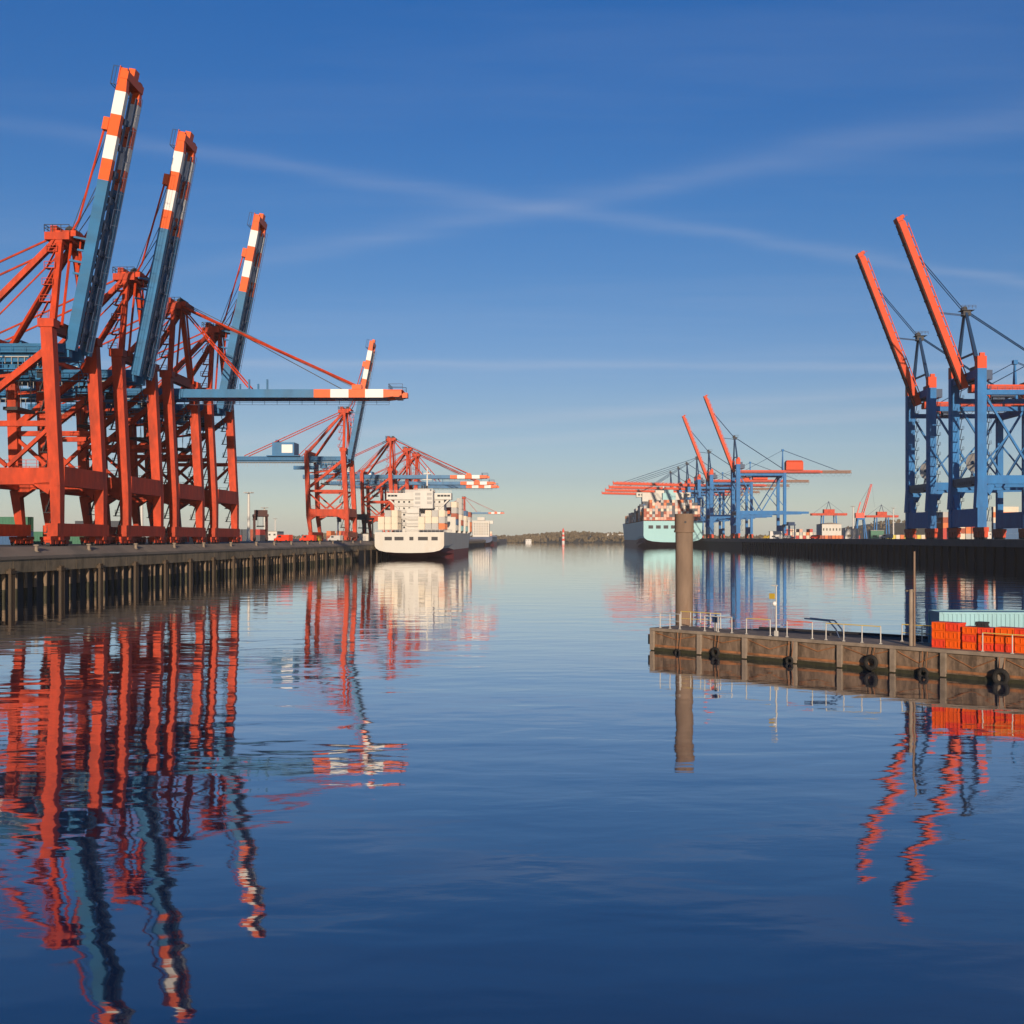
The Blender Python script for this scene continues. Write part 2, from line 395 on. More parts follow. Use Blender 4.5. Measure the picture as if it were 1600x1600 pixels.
def left_crane(up, label):
    t = thing("ship_to_shore_crane", label, "crane", group="red and blue container cranes on the left quay")
    SY, G = 8.25, -15.0
    for sy in (-1, 1):
        m = MB(); m.beam((-.1, sy * SY, 9), (-1.4, sy * SY, 32.4), 1.7, 1.55, 1.7, 1.75); m.beam((0, sy * SY, .9), (-.1, sy * SY, 9), 1.4, 1.3, 1.7, 1.55)
        m.box(-2.6, -.2, sy * SY - 1.05, sy * SY + 1.05, 32.4, 33.6)
        lg = m.build("leg", M['red'], t)
        if sy > 0 or True:
            s = MB()
            for k in range(9):
                z = 2 + k * 3.0
                s.box(-2.4 - z * .05, -1.0 - z * .05, sy * SY + 1.0, sy * SY + 2.0, z, z + .12)
                s.beam((-2.2 - z * .05, sy * SY + 1.5, z), (-1.2 - z * .05, sy * SY + 1.5, z + 3), .5, .10)
                rails(s, (-2.4 - z * .05, sy * SY + 2.0, z + .1), (-1.0 - z * .05, sy * SY + 2.0, z + .1), 1.0, 1.4, .05)
            s.build("stair", M['dark'], lg)
        m = MB(); m.beam((G + 1.2, sy * SY, 9), (G + .4, sy * SY, 31.5), 1.6, 1.5); m.beam((G + 2.2, sy * SY, .9), (G + 1.2, sy * SY, 9), 1.1, 1.0, 1.6, 1.5)
        m.build("leg", M['red'], t)
        m = MB(); m.beam((-.85, sy * SY, 10.4), (G + .4, sy * SY, 10.4), 1.4, 2.5)
        m.beam((-.9, sy * SY, 8.6), (-3.2, sy * SY, 9.2), 1.4, 1.9, 1.4, .3); m.beam((G + 1.7, sy * SY, 8.6), (G + 4, sy * SY, 9.2), 1.4, 1.9, 1.4, .3)
        pbm = m.build("portal_beam", M['red'], t)
        s = MB(); rails(s, (-1.8, sy * (SY - .6), 11.75), (G + 2, sy * (SY - .6), 11.75), 1.1, 1.5, .05); s.build("railing", M['red'], pbm)
        m = MB()
        m.beam((-1.2, sy * SY, 18.2), (G + .8, sy * SY, 18.2), .8, .8)
        m.beam((-1.0, sy * SY, 17.8), (-7.4, sy * SY, 11.9), .55, .55); m.beam((G + .8, sy * SY, 17.8), (-7.6, sy * SY, 11.9), .55, .55)
        m.beam((G + .7, sy * SY, 19.0), (-1.5, sy * SY, 29.2), .95, .95)
        m.beam((G + .5, sy * SY, 24.6), (-6.5, sy * SY, 25.4), .45, .45)
        m.build("frame_brace", M['red'], t)
    for gx, nm in ((-.1, 1.5), (G + 1.3, 1.3)):
        m = MB(); m.box(gx - nm / 2, gx + nm / 2, -SY + .85, SY - .85, 9.0, 11.9); m.build("portal_beam", M['red'], t)
        bx0 = gx if gx > -5 else G + 2.1
        m = MB(); m.box(bx0 - .75, bx0 + .75, -SY - 1.6, SY + 1.6, 1.5, 3.4)
        sb = m.build("sill_beam", M['red'], t)
        for sy in (-1, 1):
            m = MB()
            m.box(bx0 - .5, bx0 + .5, sy * SY - 3.4, sy * SY + 3.4, .95, 1.45)
            for k in (-2.6, -1.0, 1.0, 2.6):
                m.box(bx0 - .45, bx0 + .45, sy * SY + k - .55, sy * SY + k + .55, .35, 1.2)
            m.mi = 1
            for k in (-2.95, -2.25, -1.35, -.65, .65, 1.35, 2.25, 2.95): m.tube((bx0 - .3, sy * SY + k, .32), (bx0 + .3, sy * SY + k, .32), .32, 12)
            m.build('bogie', [M['red'], M['dark']], sb)
        m = MB(); zz = 31.6 if gx > -5 else 30.6
        m.box(gx - 2.0 if gx > -5 else gx - 1.4, gx - .7, -SY - .2, SY + .2, zz - .9 + 1.3, zz + 2.2); m.build("top_cross_beam", M['red'], t)
    # girders and what hangs from them
    gd = MB()
    for sy in (-2.3, 2.3): gd.box(-43, -.6, sy - .6, sy + .6, HZ - 1.1, HZ + 1.0)
    for x in (-42.5, -34, -25.5, -17, -8.5): gd.box(x - .4, x + .4, -1.7, 1.7, HZ - .6, HZ + .5)
    g = gd.build("main_girder", M['blue'], t)
    s = MB()
    for sy in (-3.5, 3.5):
        s.box(-43, -1, sy - .5, sy + .5, HZ - .55, HZ - .45); rails(s, (-43, sy * 1.1, HZ - .45), (-1, sy * 1.1, HZ - .45), 1.1, 2.0, .05)
    s.build("walkway", M['blue'], g)
    s = MB()
    for k in range(40):
        x = -42 + k; s.tube((x, -3.7, HZ - 1.2), (x, -3.7, HZ - 2.6 - .5 * math.sin(k * 1.7)), .06, 4)
    s.box(-43, -2, -3.85, -3.55, HZ - 1.25, HZ - 1.1)
    s.build("festoon", M['grey'], g)
    m = MB(); m.box(-28, -20, -4, 4, HZ + 1.3, HZ + 6.0); m.box(-27.5, -26.5, -1, 1, HZ + 6, HZ + 7.2); m.box(-30, -18, -4.6, 4.6, HZ + 1.02, HZ + 1.28)
    mh = m.build("machinery_house", M['blue'], t)
    m = MB(); m.box(-24.5, -20.6, -4.04, -4.0, HZ + 2.2, HZ + 5.2); m.build("wall_panel", M['white'], mh)
    m = MB(); m.box(-12, -5, -3.4, 3.4, HZ - 1.9, HZ - 1.2); m.box(-11, -9, -2, 2, HZ - 3.2, HZ - 1.9); m.box(-20, -12.5, -5.2, -3.9, HZ - 3.9, HZ - 2.6)
    tro = m.build("trolley", M['blue'], t)
    m = MB(); m.box(-6.4, -3.6, -1.4, 1.4, HZ - 4.6, HZ - 1.95); m.mi = 1; m.box(-3.6, -3.55, -1.2, 1.2, HZ - 4.3, HZ - 2.6); m.box(-6.2, -3.8, -1.44, -1.4, HZ - 4.1, HZ - 2.8)
    m.build("operator_cab", [M['blue'], M['glass']], tro)
    m = MB(); m.box(-10.6, -8.4, -3.1, 3.1, HZ - 9.2, HZ - 8.7)
    for a in (-2.6, 2.6):
        for x in (-10.3, -8.7): m.tube((x, a, HZ - 8.7), (x, a * .7, HZ - 3.2), .05, 4)
    m.build("spreader", M['dark'], tro)
    # lattice walkway under the girders
    for sy in (-6.6, 6.6):
        m = MB(); m.box(-15, -1.5, sy - .5, sy + .5, HZ - 3.55, HZ - 3.4); rails(m, (-15, sy, HZ - 3.4), (-1.5, sy, HZ - 3.4), 1.1, 1.5, .06)
        for x in (-14, -10, -6, -2): m.tube((x, sy, HZ - 3.4), (x, sy * .62, HZ - 1), .09, 4)
        m.build("service_platform", M['blue'], t)
    # A-frame
    AX, AZ = -2.0, 47.6
    for sy in (-1, 1):
        m = MB(); m.beam((-1.5, sy * 6.6, 33.0), (AX, sy * 2.6, AZ - .6), .85, .85)
        m.tube((-.6, sy * 5.5, 33.0), (AX + 1.2, sy * 1.6, AZ - .8), .22, 6)
        ms = m.build("mast", M['red'], t)
        if sy < 0:
            s = MB()
            for k in range(5):
                z = 34 + k * 2.7; yy = -6.6 + (z - 33) / 14.0 * 4.0
                s.box(-3.6, -2.0, yy - .7, yy + .7, z, z + .1); s.beam((-3.4, yy - .4, z), (-2.4, yy + .3, z + 2.7), .5, .08); rails(s, (-3.6, yy - .7, z), (-2.0, yy - .7, z), 1.0, 1.6, .06)
            s.build("stair", M['red'], ms)
        m = MB(); m.beam((AX - .6, sy * 2.6, AZ - .8), (G + .4, sy * 7.4, 31.5), .85, .85); m.build("back_strut", M['red'], t)
        m = MB(); m.tube((AX - .8, sy * 2.2, AZ), (-38.5, sy * 2.3, HZ + 1.2), .17, 6); m.tube((AX - .8, sy * 1.7, AZ - .6), (-19, sy * 2.3, HZ + 1.1), .13, 6); m.build("back_stay", M['red'], t)
    m = MB(); m.box(AX - 2.2, AX + 1.6, -3.3, 3.3, AZ - .8, AZ + .35); m.box(AX - .6, AX + 2.4, -2.8, 2.8, AZ - .2, AZ + .7); m.box(AX - 1.6, AX - .6, -2.6, 2.6, AZ + .35, AZ + 1.5)
    m.beam((AX, -3.2, AZ - .8), (AX, 3.2, AZ - .8), 1.0, 1.1)
    ap = m.build("apex_head", M['red'], t)
    m = MB(); rails(m, (AX - 2.2, -3.3, AZ + .35), (AX + 1.6, -3.3, AZ + .35), 1.1, 1.0, .06); rails(m, (AX - 2.2, -3.3, AZ + .35), (AX - 2.2, 3.3, AZ + .35), 1.1, 1.2, .06)
    for yv in (-1.5, 0, 1.5): m.tube((AX + 1.0, yv - .2, AZ + .9), (AX + 1.0, yv + .2, AZ + .9), .75, 14)
    m.build("sheave", M['dark'], ap)
    # boom, built flat along +x from the hinge
    L = 43.8
    stripes = [(0, L - 17.4, 0), (L - 17.4, L - 14.1, 1), (L - 14.1, L - 10.5, 2), (L - 10.5, L - 7.2, 1), (L - 7.2, L - 3.6, 2), (L - 3.6, L, 1)]
    m = MB()
    for a, b, mi in stripes:
        m.mi = mi
        for sy in (-2.7, 2.7):
            if b < L - 1: m.box(a, b, sy - .55, sy + .55, -.85, .80)
            else: m.beam((a, sy, -.025), (b, sy, .1), 1.1, 1.65, 1.0, 1.0)
    m.mi = 0
    for k in range(6): m.box(2 + k * 4.6, 2.5 + k * 4.6, -2.15, 2.15, -.3, .3)
    for k in range(5):
        m.beam((2.4 + k * 4.6, -2.15, 0), (6.8 + k * 4.6, 2.15, 0), .28, .28, side=(0, 0, 1)); m.beam((2.4 + k * 4.6, 2.15, -.35), (6.8 + k * 4.6, -2.15, -.35), .24, .24, side=(0, 0, 1))
    m.mi = 1
    for x in (L - 8.8, L - 16): m.box(x - .3, x + .3, -2.15, 2.15, -.3, .3)
    m.box(L - 1.6, L - .4, -3.3, 3.3, -.70, .5); m.box(L - 2.6, L + .2, -3.4, 3.4, .62, .72); m.box(L - 9.8, L - 7.9, -3.4, -2.1, .80, 1.7); m.box(L - 9.8, L - 7.9, 2.1, 3.4, .80, 1.7); m.box(L - 1.2, L + .9, -.9, .9, -.6, .4)
    bo = m.build("boom", [M['blue'], M['orange'], M['white']], t)
    s = MB()
    for sy in (-1.2, 1.2): s.box(0.5, L - 3, sy - .4, sy + .4, -.84, -.76)
    rails(s, (.5, 1.0, -.8), (L - 3, 1.0, -.8), -1.0, 2.4, .05)
    for k in range(9): s.box(3 + k * 4.1, 3.9 + k * 4.1, -1.3, -.2, -.9, -.3); rails(s, (L - 2.6, -2.9, .8), (L - 2.6, 2.9, .8), 1.1, 1.4, .06); rails(s, (L - 2.6, -2.9, .8), (L + .2, -2.9, .8), 1.1, 1.4, .06); rails(s, (L - 2.6, 2.9, .8), (L + .2, 2.9, .8), 1.1, 1.4, .06)
    s.build("walkway", M['navy'], bo)
    for k in range(4):
        s = MB(); s.box(11.5 + k * 1.8, 11.8 + k * 1.8, -3.0, -2.5, .80, 1.9 + (k % 2) * .9)
        s.build("signal_mast", M['blue'], bo)
    HX, HZZ = -.4, HZ
    bo.location = (HX, 0, HZZ)
    ang = R(78.8) if up else 0.0
    bo.rotation_euler = (0, -ang, 0)
    def bp_(a, yv, h): return Vector((HX + a * math.cos(ang) - h * math.sin(ang), yv, HZZ + a * math.sin(ang) + h * math.cos(ang)))
    for sy in (-1, 1):
        m = MB()
        if up:
            m.path([Vector((AX + 1.2, sy * 2.2, AZ)), bp_(L - 24, sy * 2.2, 2.9), bp_(L - 8.8, sy * 2.7, 1.5)], .17, 6)
            m.path([bp_(6, sy * 2.0, .8), bp_(17, sy * 1.8, 2.2)], .14, 6)
        else:
            m.path([Vector((AX + 1.2, sy * 2.2, AZ)), bp_(L - 8.8, sy * 2.7, 1.5)], .2, 6); m.path([Vector((AX + 1.2, sy * 1.8, AZ - .5)), bp_(13.5, sy * 2.0, .8)], .17, 6)
        m.build("forestay", M['red'], t)
    m = MB()
    for yv in (-.9, .9):
        m.tube(Vector((AX + 1, yv, AZ + .9)), bp_(L - 18 if up else L - 12, yv * 1.5, 1.0), .07, 4)
        m.tube(Vector((AX + .8, yv * .6, AZ + 1.2)), bp_(L - 8.8, yv * 2.5, 1.0), .06, 4)
    m.build("hoist_rope", M['rope'], t)
    return t


LRAIL = -73.0
lab = ["tallest looking red crane nearest the viewer, striped blue boom raised, cut by the left edge",
       "second red crane from the left edge, striped blue boom raised high",
       "red crane with its striped blue boom lowered level over the water, third from left",
       "red crane with raised striped boom standing behind the level blue boom",
       "lone red crane with raised boom and blue machinery house, left of the white ship",
       "distant red crane reaching its striped boom over the white ship, nearest the stern",
       "distant red crane over the white ship's containers, middle of the three",
       "distant red crane over the white ship's containers, farthest of the three",
       "very distant red crane with level boom beyond the white ship's bow"]
cu_ = left_crane(True, lab[0]); cd_ = left_crane(False, lab[2])
spots = [(LRAIL, 179, 1), (LRAIL, 206.5, 1), (LRAIL, 232, 0), (LRAIL, 258.5, 1), (LRAIL, 422, 1), (LRAIL, 543, 0), (LRAIL, 605, 0), (LRAIL, 645, 0), (-97, 1320, 0)]
fu = fd = True
for (x, y, u), lb in zip(spots, lab):
    if u: o = cu_ if fu else copy_tree(cu_); fu = False
    else: o = cd_ if fd else copy_tree(cd_); fd = False
    o.location = (x, y, LQ); o["label"] = lb


# ------------------------------------------------------------------ blue and orange gantries of the right quay (x runs inland from the rail)
def right_crane(up, label, L=62.0):
    t = thing("gantry_crane", label, "crane", group="blue and orange gantry cranes on the right quay")
    SY, G, GZ = 12.5, 35.0, 51.0
    for sy in (-1, 1):
        m = MB(); m.beam((0, sy * SY, 4), (0, sy * SY, 56), 2.6, 3.0); m.beam((0, sy * SY, 10.4), (0, sy * SY, 19), 2.8, 4.0, 2.6, 3.0)
        m.mi = 1; m.beam((0, sy * SY, 56), (0, sy * SY, 60), 2.65, 3.05); m.box(-.4, 1.2, sy * SY - .5, sy * SY + .5, 60, 61.2); m.mi = 0
        lg = m.build("leg", [M['rblue'], M['rorange']], t)
        s = MB()
        for k in range(13):
            z = 6 + k * 3.6
            s.box(1.6, 3.2, sy * SY - .8, sy * SY + .8, z, z + .12); s.beam((1.9, sy * SY - .5, z), (2.9, sy * SY + .5, z + 3.6), .5, .1); rails(s, (3.2, sy * SY - .8, z), (3.2, sy * SY + .8, z), 1.1, 1.6, .06)
        s.build("stair", M['rnavy'], lg)
        m = MB(); m.beam((G, sy * SY, 4), (G, sy * SY, 49.5), 2.2, 2.2); m.build("leg", M['rblue'], t)
        m = MB(); m.beam((1.5, sy * SY, 19.6), (G - 1.1, sy * SY, 19.6), 2.0, 2.8); m.beam((G + 1.1, sy * SY, 19.6), (G + 18, sy * SY, 19.6), 1.8, 2.2, 1.8, 1.6)
        m.beam((1.5, sy * SY, 16.0), (4.0, sy * SY, 17.8), 2.0, 4.0, 2.0, .8)
        m.build("portal_beam", M['rblue'], t)
        m = MB(); yb = sy * SY
        m.beam((1.3, yb, 47.5), (G / 2, yb, 21.0), .7, .7); m.beam((G - 1, yb, 47.5), (G / 2 + .4, yb, 21.0), .72, .72)
        m.beam((1.3, yb, 25), (9.3, yb, 34.4), .5, .5); m.beam((G - 1, yb, 25), (26.3, yb, 34.4), .5, .5)
        m.build("frame_brace", M['rblue'], t)
        m = MB(); m.box(1.4, G - 1.1, yb - .9, yb + .9, 47.4, 49.0); m.build("upper_tie_beam", M['rblue'], t)
    for gx in (0, G):
        m = MB(); m.box(gx - 1.2, gx + 1.2, -SY + 1.25, SY - 1.25, 4.2, 10.2); 
        u = MB(); u.box(gx - .9, gx + .9, -SY + 1.3, SY - 1.3, *((53.4, 56.0) if gx == 0 else (46.5, 49.0))); u.build('upper_cross_beam', M['rblue'], t)
        if gx == 0:
            m.hexa([(-.8, -SY + 1.2, 10.2), (.8, -SY + 1.2, 10.2), (.8, -SY + 4.5, 10.2), (-.8, -SY + 4.5, 10.2)], [(-.8, -SY + 1.2, 15.5), (.8, -SY + 1.2, 15.5), (.8, -SY + 1.3, 15.5), (-.8, -SY + 1.3, 15.5)])
            m.hexa([(-.8, SY - 4.5, 10.2), (.8, SY - 4.5, 10.2), (.8, SY - 1.2, 10.2), (-.8, SY - 1.2, 10.2)], [(-.8, SY - 1.3, 15.5), (.8, SY - 1.3, 15.5), (.8, SY - 1.2, 15.5), (-.8, SY - 1.2, 15.5)])
        sb = m.build("sill_beam", M['rblue'], t)
        for sy in (-1, 1):
            m = MB(); m.box(gx - .8, gx + .8, sy * SY - 5, sy * SY + 5, 2.6, 4.0)
            for k in (-3.9, -1.4, 1.4, 3.9): m.box(gx - .6, gx + .6, sy * SY + k - 1.0, sy * SY + k + 1.0, .7, 2.6)
            m.mi = 1
            for k in (-4.4, -3.4, -1.9, -.9, .9, 1.9, 3.4, 4.4): m.tube((gx - .4, sy * SY + k, .45), (gx + .4, sy * SY + k, .45), .45, 12)
            m.build('bogie', [M['red'], M['dark']], sb)
    m = MB(); m.box(1.0, 64, -1.8, 1.8, GZ - 1.3, GZ + 1.2); m.box(64, 66, -1.3, 1.3, GZ - .9, GZ + .9)
    g = m.build("main_girder", M['rorange'], t)
    m = MB()
    for yv in (-1.5, 1.5):
        m.beam((66, yv, GZ + .7), (88, yv, GZ + .7), .5, .5); m.beam((66, yv, GZ - .9), (88, yv, GZ - .9), .5, .5)
        for k in range(11): m.beam((66 + 2 * k, yv, GZ - .8), (67 + 2 * k, yv, GZ + .6), .3, .3); m.beam((67 + 2 * k, yv, GZ + .6), (68 + 2 * k, yv, GZ - .8), .3, .3)
    m.build("rear_truss", M['rust'], g)
    m = MB()
    for k in range(21):
        x0 = 4 + k * 4.0; pts = [Vector((x0 + 4 * i / 6, -2.3, GZ - 1.2 - 2.4 * math.sin(math.pi * i / 6))) for i in range(7)]; m.path(pts, .09, 4)
    m.box(2, 88, -2.5, -2.1, GZ - 1.2, GZ - 1.0)
    m.build("festoon", M['dark'], g)
    m = MB()
    for sy in (-3.0, 3.0):
        m.box(1.5, 64, sy - .6, sy + .6, GZ - .9, GZ - .8); rails(m, (1.5, sy * 1.2, GZ - .8), (64, sy * 1.2, GZ - .8), 1.1, 2.5, .07)
    m.build("walkway", M['rnavy'], g)
    m = MB(); m.box(38, 51, -3.6, 3.6, GZ + 1.3, GZ + 7.2); m.hexa([(38, -3.6, GZ + 7.2), (51, -3.6, GZ + 7.2), (51, 3.6, GZ + 7.2), (38, 3.6, GZ + 7.2)], [(38.8, -2.4, GZ + 8.6), (50.2, -2.4, GZ + 8.6), (50.2, 2.4, GZ + 8.6), (38.8, 2.4, GZ + 8.6)])
    m.build("machinery_house", M['rorange'], t)
    m = MB(); m.box(7, 15, -3.4, 3.4, GZ - 3.0, GZ - 1.3); m.box(8, 12, -2.2, 2.2, GZ - 4.4, GZ - 3.0)
    tro = m.build("trolley", M['rnavy'], t)
    m = MB(); m.box(3.5, 6.5, -3.6, -.9, GZ - 5.2, GZ - 1.9); m.mi = 1; m.box(3.45, 3.5, -3.4, -1.1, GZ - 4.9, GZ - 2.8); m.box(3.8, 6.2, -3.65, -3.6, GZ - 4.8, GZ - 2.8)
    m.build("operator_cab", [M['rorange'], M['glass']], tro)
    m = MB(); m.box(1.6, 6.0, -7, 7, GZ + 2.2, GZ + 5.4); m.box(2, 5, -3, 3, GZ + 5.4, GZ + 7.4); m.build("winch_platform", M['rnavy'], t)
    m = MB()
    for sy in (-1, 1): m.beam((.2, sy * 10.5, 55.5), (-.6, sy * .9, 76.5), 1.25, 1.25, .8, .8)
    m.beam((0, -6.6, 62), (0, 6.6, 62), .6, .6)
    ms = m.build("mast", M['rnavy'], t)
    m = MB(); m.box(-1.6, .9, -1.3, 1.3, 75.6, 77.3); m.tube((-1.0, -.9, 77.9), (-1.0, .9, 77.9), .9, 14); m.tube((.5, -.6, 76.3), (.5, -1.5, 76.3), .45, 12); m.box(-2.4, 2.0, -2.0, 2.0, 77.3, 77.42); rails(m, (-2.6, -2.4, 77.7), (2.2, -2.4, 77.7), 1.1, 1.2, .07)
    m.build("apex_head", M['dark'], ms)
    m = MB(); m.beam((36, -1.6, GZ + 1.1), (36, 0, 67), .9, .9, .6, .6); m.beam((36, 1.6, GZ + 1.1), (36, 0.1, 67), .9, .9, .6, .6); m.box(35.2, 36.8, -1, 1, 66.6, 68.2); m.build("rear_mast", M['rblue'], t)
    m = MB()
    for yv in (-.7, .7):
        m.tube((.6, yv, 76.6), (36, yv * .8, GZ + 1.4 + 1.0), .2, 5); m.tube((36, yv, 67.6), (78, yv, GZ + 1.0), .13, 5); m.tube((36, yv, 67.4), (8, yv, GZ + 1.4), .12, 5)
    m.build("back_stay", M['rnavy'], t)
    m = MB(); m.beam((0, -1.7, 0), (-L + 2, -1.7, 0), .5, 2.2); m.box(-L + 1.5, 0, -1.45, 1.7, -1.09, 1.09); m.box(-L, -L + 1.5, -1.9, 1.9, -1.3, .7)
    for k in range(16): m.box(-L + 4 + k * 3.6, -L + 4.5 + k * 3.6, -2.2, 2.2, 1.1, 1.75)
    m.box(-L + 3, -3, -2.3, -1.95, 1.5, 1.75)
    bo = m.build("boom", M['rorange'], t)
    m = MB(); m.box(-L + 2, -1, -1.5, -1.2, -1.35, -1.1); m.box(-L + 2, -1, 1.2, 1.5, -1.35, -1.1)
    for k in range(14): m.cbox((-L + 5 + k * 4.1, 0, -1.3), (.4, 3.6, .3))
    m.build("trolley_rail", M['maroon'], bo)  # maroon puts the shade of the boom's underside into the rail colour
    m = MB(); m.cbox((-L + .2, 0, 1.2), (1.2, 1.6, 1.2)); m.tube((-L + .2, 0, 1.6), (-L + .2, 0, 3.2), .08, 5); m.build("tip_beacon", M['red'], bo)
    ang = R(69.0) if up else R(1.5)
    bo.location = (-1.0, 0, GZ); bo.rotation_euler = (0, ang, 0)
    def bp_(a, yv, h): return Vector((-1.0 - a * math.cos(ang) + h * math.sin(ang), yv, GZ + a * math.sin(ang) + h * math.cos(ang)))
    m = MB()
    for yv in (-.8, .8):
        if up:
            m.tube((-1.2, yv, 77.4), bp_(47, yv, 1.5), .16, 5); m.tube((-1.6, yv, 75.9), bp_(27, yv, 1.4), .14, 5)
        else:
            m.tube((-1.2, yv, 77.4), bp_(L - 10, yv, 1.3), .22, 5); m.tube((-1.2, yv, 76.6), bp_(L * .45, yv, 1.3), .2, 5)
    m.build("forestay", M['rnavy'], t)
    m = MB(); m.tube((1.6, -1.2, 26), (2.3, -.85, 26), 3.1, 28, 2.8); m.mi = 1; m.tube((1.4, -1.3, 26), (2.6, -.7, 26), .6, 14); m.beam((2.4, -.8, 26), (.6, -.8, 18.4), .6, .6); m.box(-.6, 1.0, -4.5, -1.5, 18.4, 20.6)
    cr_ = m.build("cable_reel", [M['cream'], M['rnavy']], t)
    m = MB(); m.box(-1.2, 1.2, -7.5, 7.5, 17.8, 18.4); m.box(-.9, .9, -SY + 1.3, SY - 1.3, 18.4, 20.8); rails(m, (-1.2, -7.5, 18.4), (-1.2, 7.5, 18.4), 1.1, 2, .07); m.build("portal_platform", M['rnavy'], t)
    return t


rlab = ["nearest blue gantry crane at the right edge, orange boom raised highest on the right",
        "blue gantry crane with raised orange boom just left of the nearest one",
        "mid distance blue gantry crane with raised boom and long orange rear girder",
        "distant blue gantry crane with raised orange boom right of the turquoise ship's stern",
        "distant blue gantry with level orange boom over the turquoise ship, nearest of four",
        "distant blue gantry with level orange boom over the turquoise ship, second nearest of four",
        "distant blue gantry with level orange boom over the turquoise ship, second farthest of four",
        "distant blue gantry with level orange boom over the turquoise ship, farthest of four"]
ru_ = right_crane(True, rlab[0]); rd_ = right_crane(False, rlab[4], 80.0)
rspots = [(390, 1), (439, 1), (878, 1), (1021, 1), (1105, 0), (1184, 0), (1262, 0), (1345, 0)]
fu = fd = True
for (y, u), lb in zip(rspots, rlab):
    if u: o = ru_ if fu else copy_tree(ru_); fu = False
    else: o = rd_ if fd else copy_tree(rd_); fd = False
    o.location = (RX + 3.0, y, RQ); o["label"] = lb


# ------------------------------------------------------------------ containers
def container_mesh(matl, L=12.19, W=2.44, H=2.59, rib=.28):
    m = MB(); k = int(L / (2 * rib)); d = .05
    for sx in (-1, 1):      # corrugated long sides
        for i in range(k):
            y0 = -L / 2 + .15 + (L - .3) * i / k; y1 = y0 + (L - .3) / k * .5
            m.box(min(sx * (W / 2 - d), sx * W / 2), max(sx * (W / 2 - d), sx * W / 2), y0, y1, .15, H - .12)
    m.box(-W / 2 + d, W / 2 - d, -L / 2 + d, L / 2 - d, .05, H - .03)
    for sx in (-1, 1):
        for sy in (-1, 1): m.cbox((sx * (W / 2 - .08), sy * (L / 2 - .08), H / 2), (.17, .17, H))
        m.cbox((sx * (W / 2 - .07), 0, .07), (.15, L - .36, .15)); m.cbox((sx * (W / 2 - .07), 0, H - .06), (.14, L - .36, .12))
    for sy in (-1, 1):
        m.cbox((0, sy * (L / 2 - .07), .08), (W - .36, .15, .16)); m.cbox((0, sy * (L / 2 - .07), H - .07), (W - .36, .15, .14))
    for x in (-.85, -.35, .35, .85): m.tube((x, -L / 2 + .02, .2), (x, -L / 2 + .02, H - .2), .03, 4)
    m.cbox((0, -L / 2 + .045, H / 2), (.05, .03, H - .3))
    return m


protos = {}
def container(col, loc, rz, label, group):
    if col not in protos:
        o = container_mesh(CM[col]).build("shipping_container", CM[col]); protos[col] = o
    else: o = protos[col].copy(); C.objects.link(o)
    o.location = loc; o.rotation_euler = (0, 0, rz)
    return tag(o, label, "container", group)


NAMES = dict(rust="rust brown", red="red", orange="orange", blue="dark blue", green="green", grey="grey", cream="cream", teal="turquoise", pink="faded pink", dark="black", yellow="yellow")

# ------------------------------------------------------------------ ships
def hull(name, L, hw, zd, boot, mats, parent, flare=.55, bowrise=2.5):
    """lofted hull, stern at y=0, bow at y=L; rows run from deck edge to keel"""
    b = boot
    def mid(hd, hwl, zk=0.0): return [(hd, zd + zk), (hd * .5 + hwl * .5, b + 2.6), (hd * .3 + hwl * .7, b), (hwl, b * .4), (hwl, -1.0), (hwl * .9, -3.0), (0, -3.0)]
    def cnt(f): return [(hw, zd), (hw, b * 1.62), (hw * .965, b * 1.30), (hw * .87, b * (1.03 - f * .3)), (hw * .70, b * (.84 - f * .6)), (hw * .40, b * (.73 - f * .9)), (0, b * (.70 - f * 1.0))]
    S = [(0.0, cnt(0)), (.02, cnt(.12)), (.07, cnt(.6)), (.13, cnt(1.2)), (.24, mid(hw, hw)), (.72, mid(hw, hw)),
         (.84, mid(hw * .96, hw * .84, bowrise * .3)), (.93, mid(hw * .72, hw * .46, bowrise * .7)), (.985, mid(hw * .28, hw * .12, bowrise)), (1.0, mid(hw * .03, hw * .02, bowrise))]
    m = MB(); n_ = 7; rings = []
    for t, pr in S:
        pts = [(-x, t * L, z) for x, z in pr] + [(x, t * L, z) for x, z in reversed(pr[:-1])]
        rings.append(pts)
    w_ = len(rings[0]); flat = [p for r in rings for p in r]
    m.v = [tuple(p) for p in flat]
    for i in range(len(rings) - 1):
        for j in range(w_ - 1):
            jj = min(j, w_ - 2 - j)
            m.f.append((i * w_ + j, i * w_ + j + 1, (i + 1) * w_ + j + 1, (i + 1) * w_ + j)); m.m.append(0 if jj < 2 else 1)
        m.f.append((i * w_ + w_ - 1, i * w_, (i + 1) * w_, (i + 1) * w_ + w_ - 1)); m.m.append(2)
    m.f.append(tuple(range(w_))); m.m.append(0)
    return m.build("hull", mats, parent)


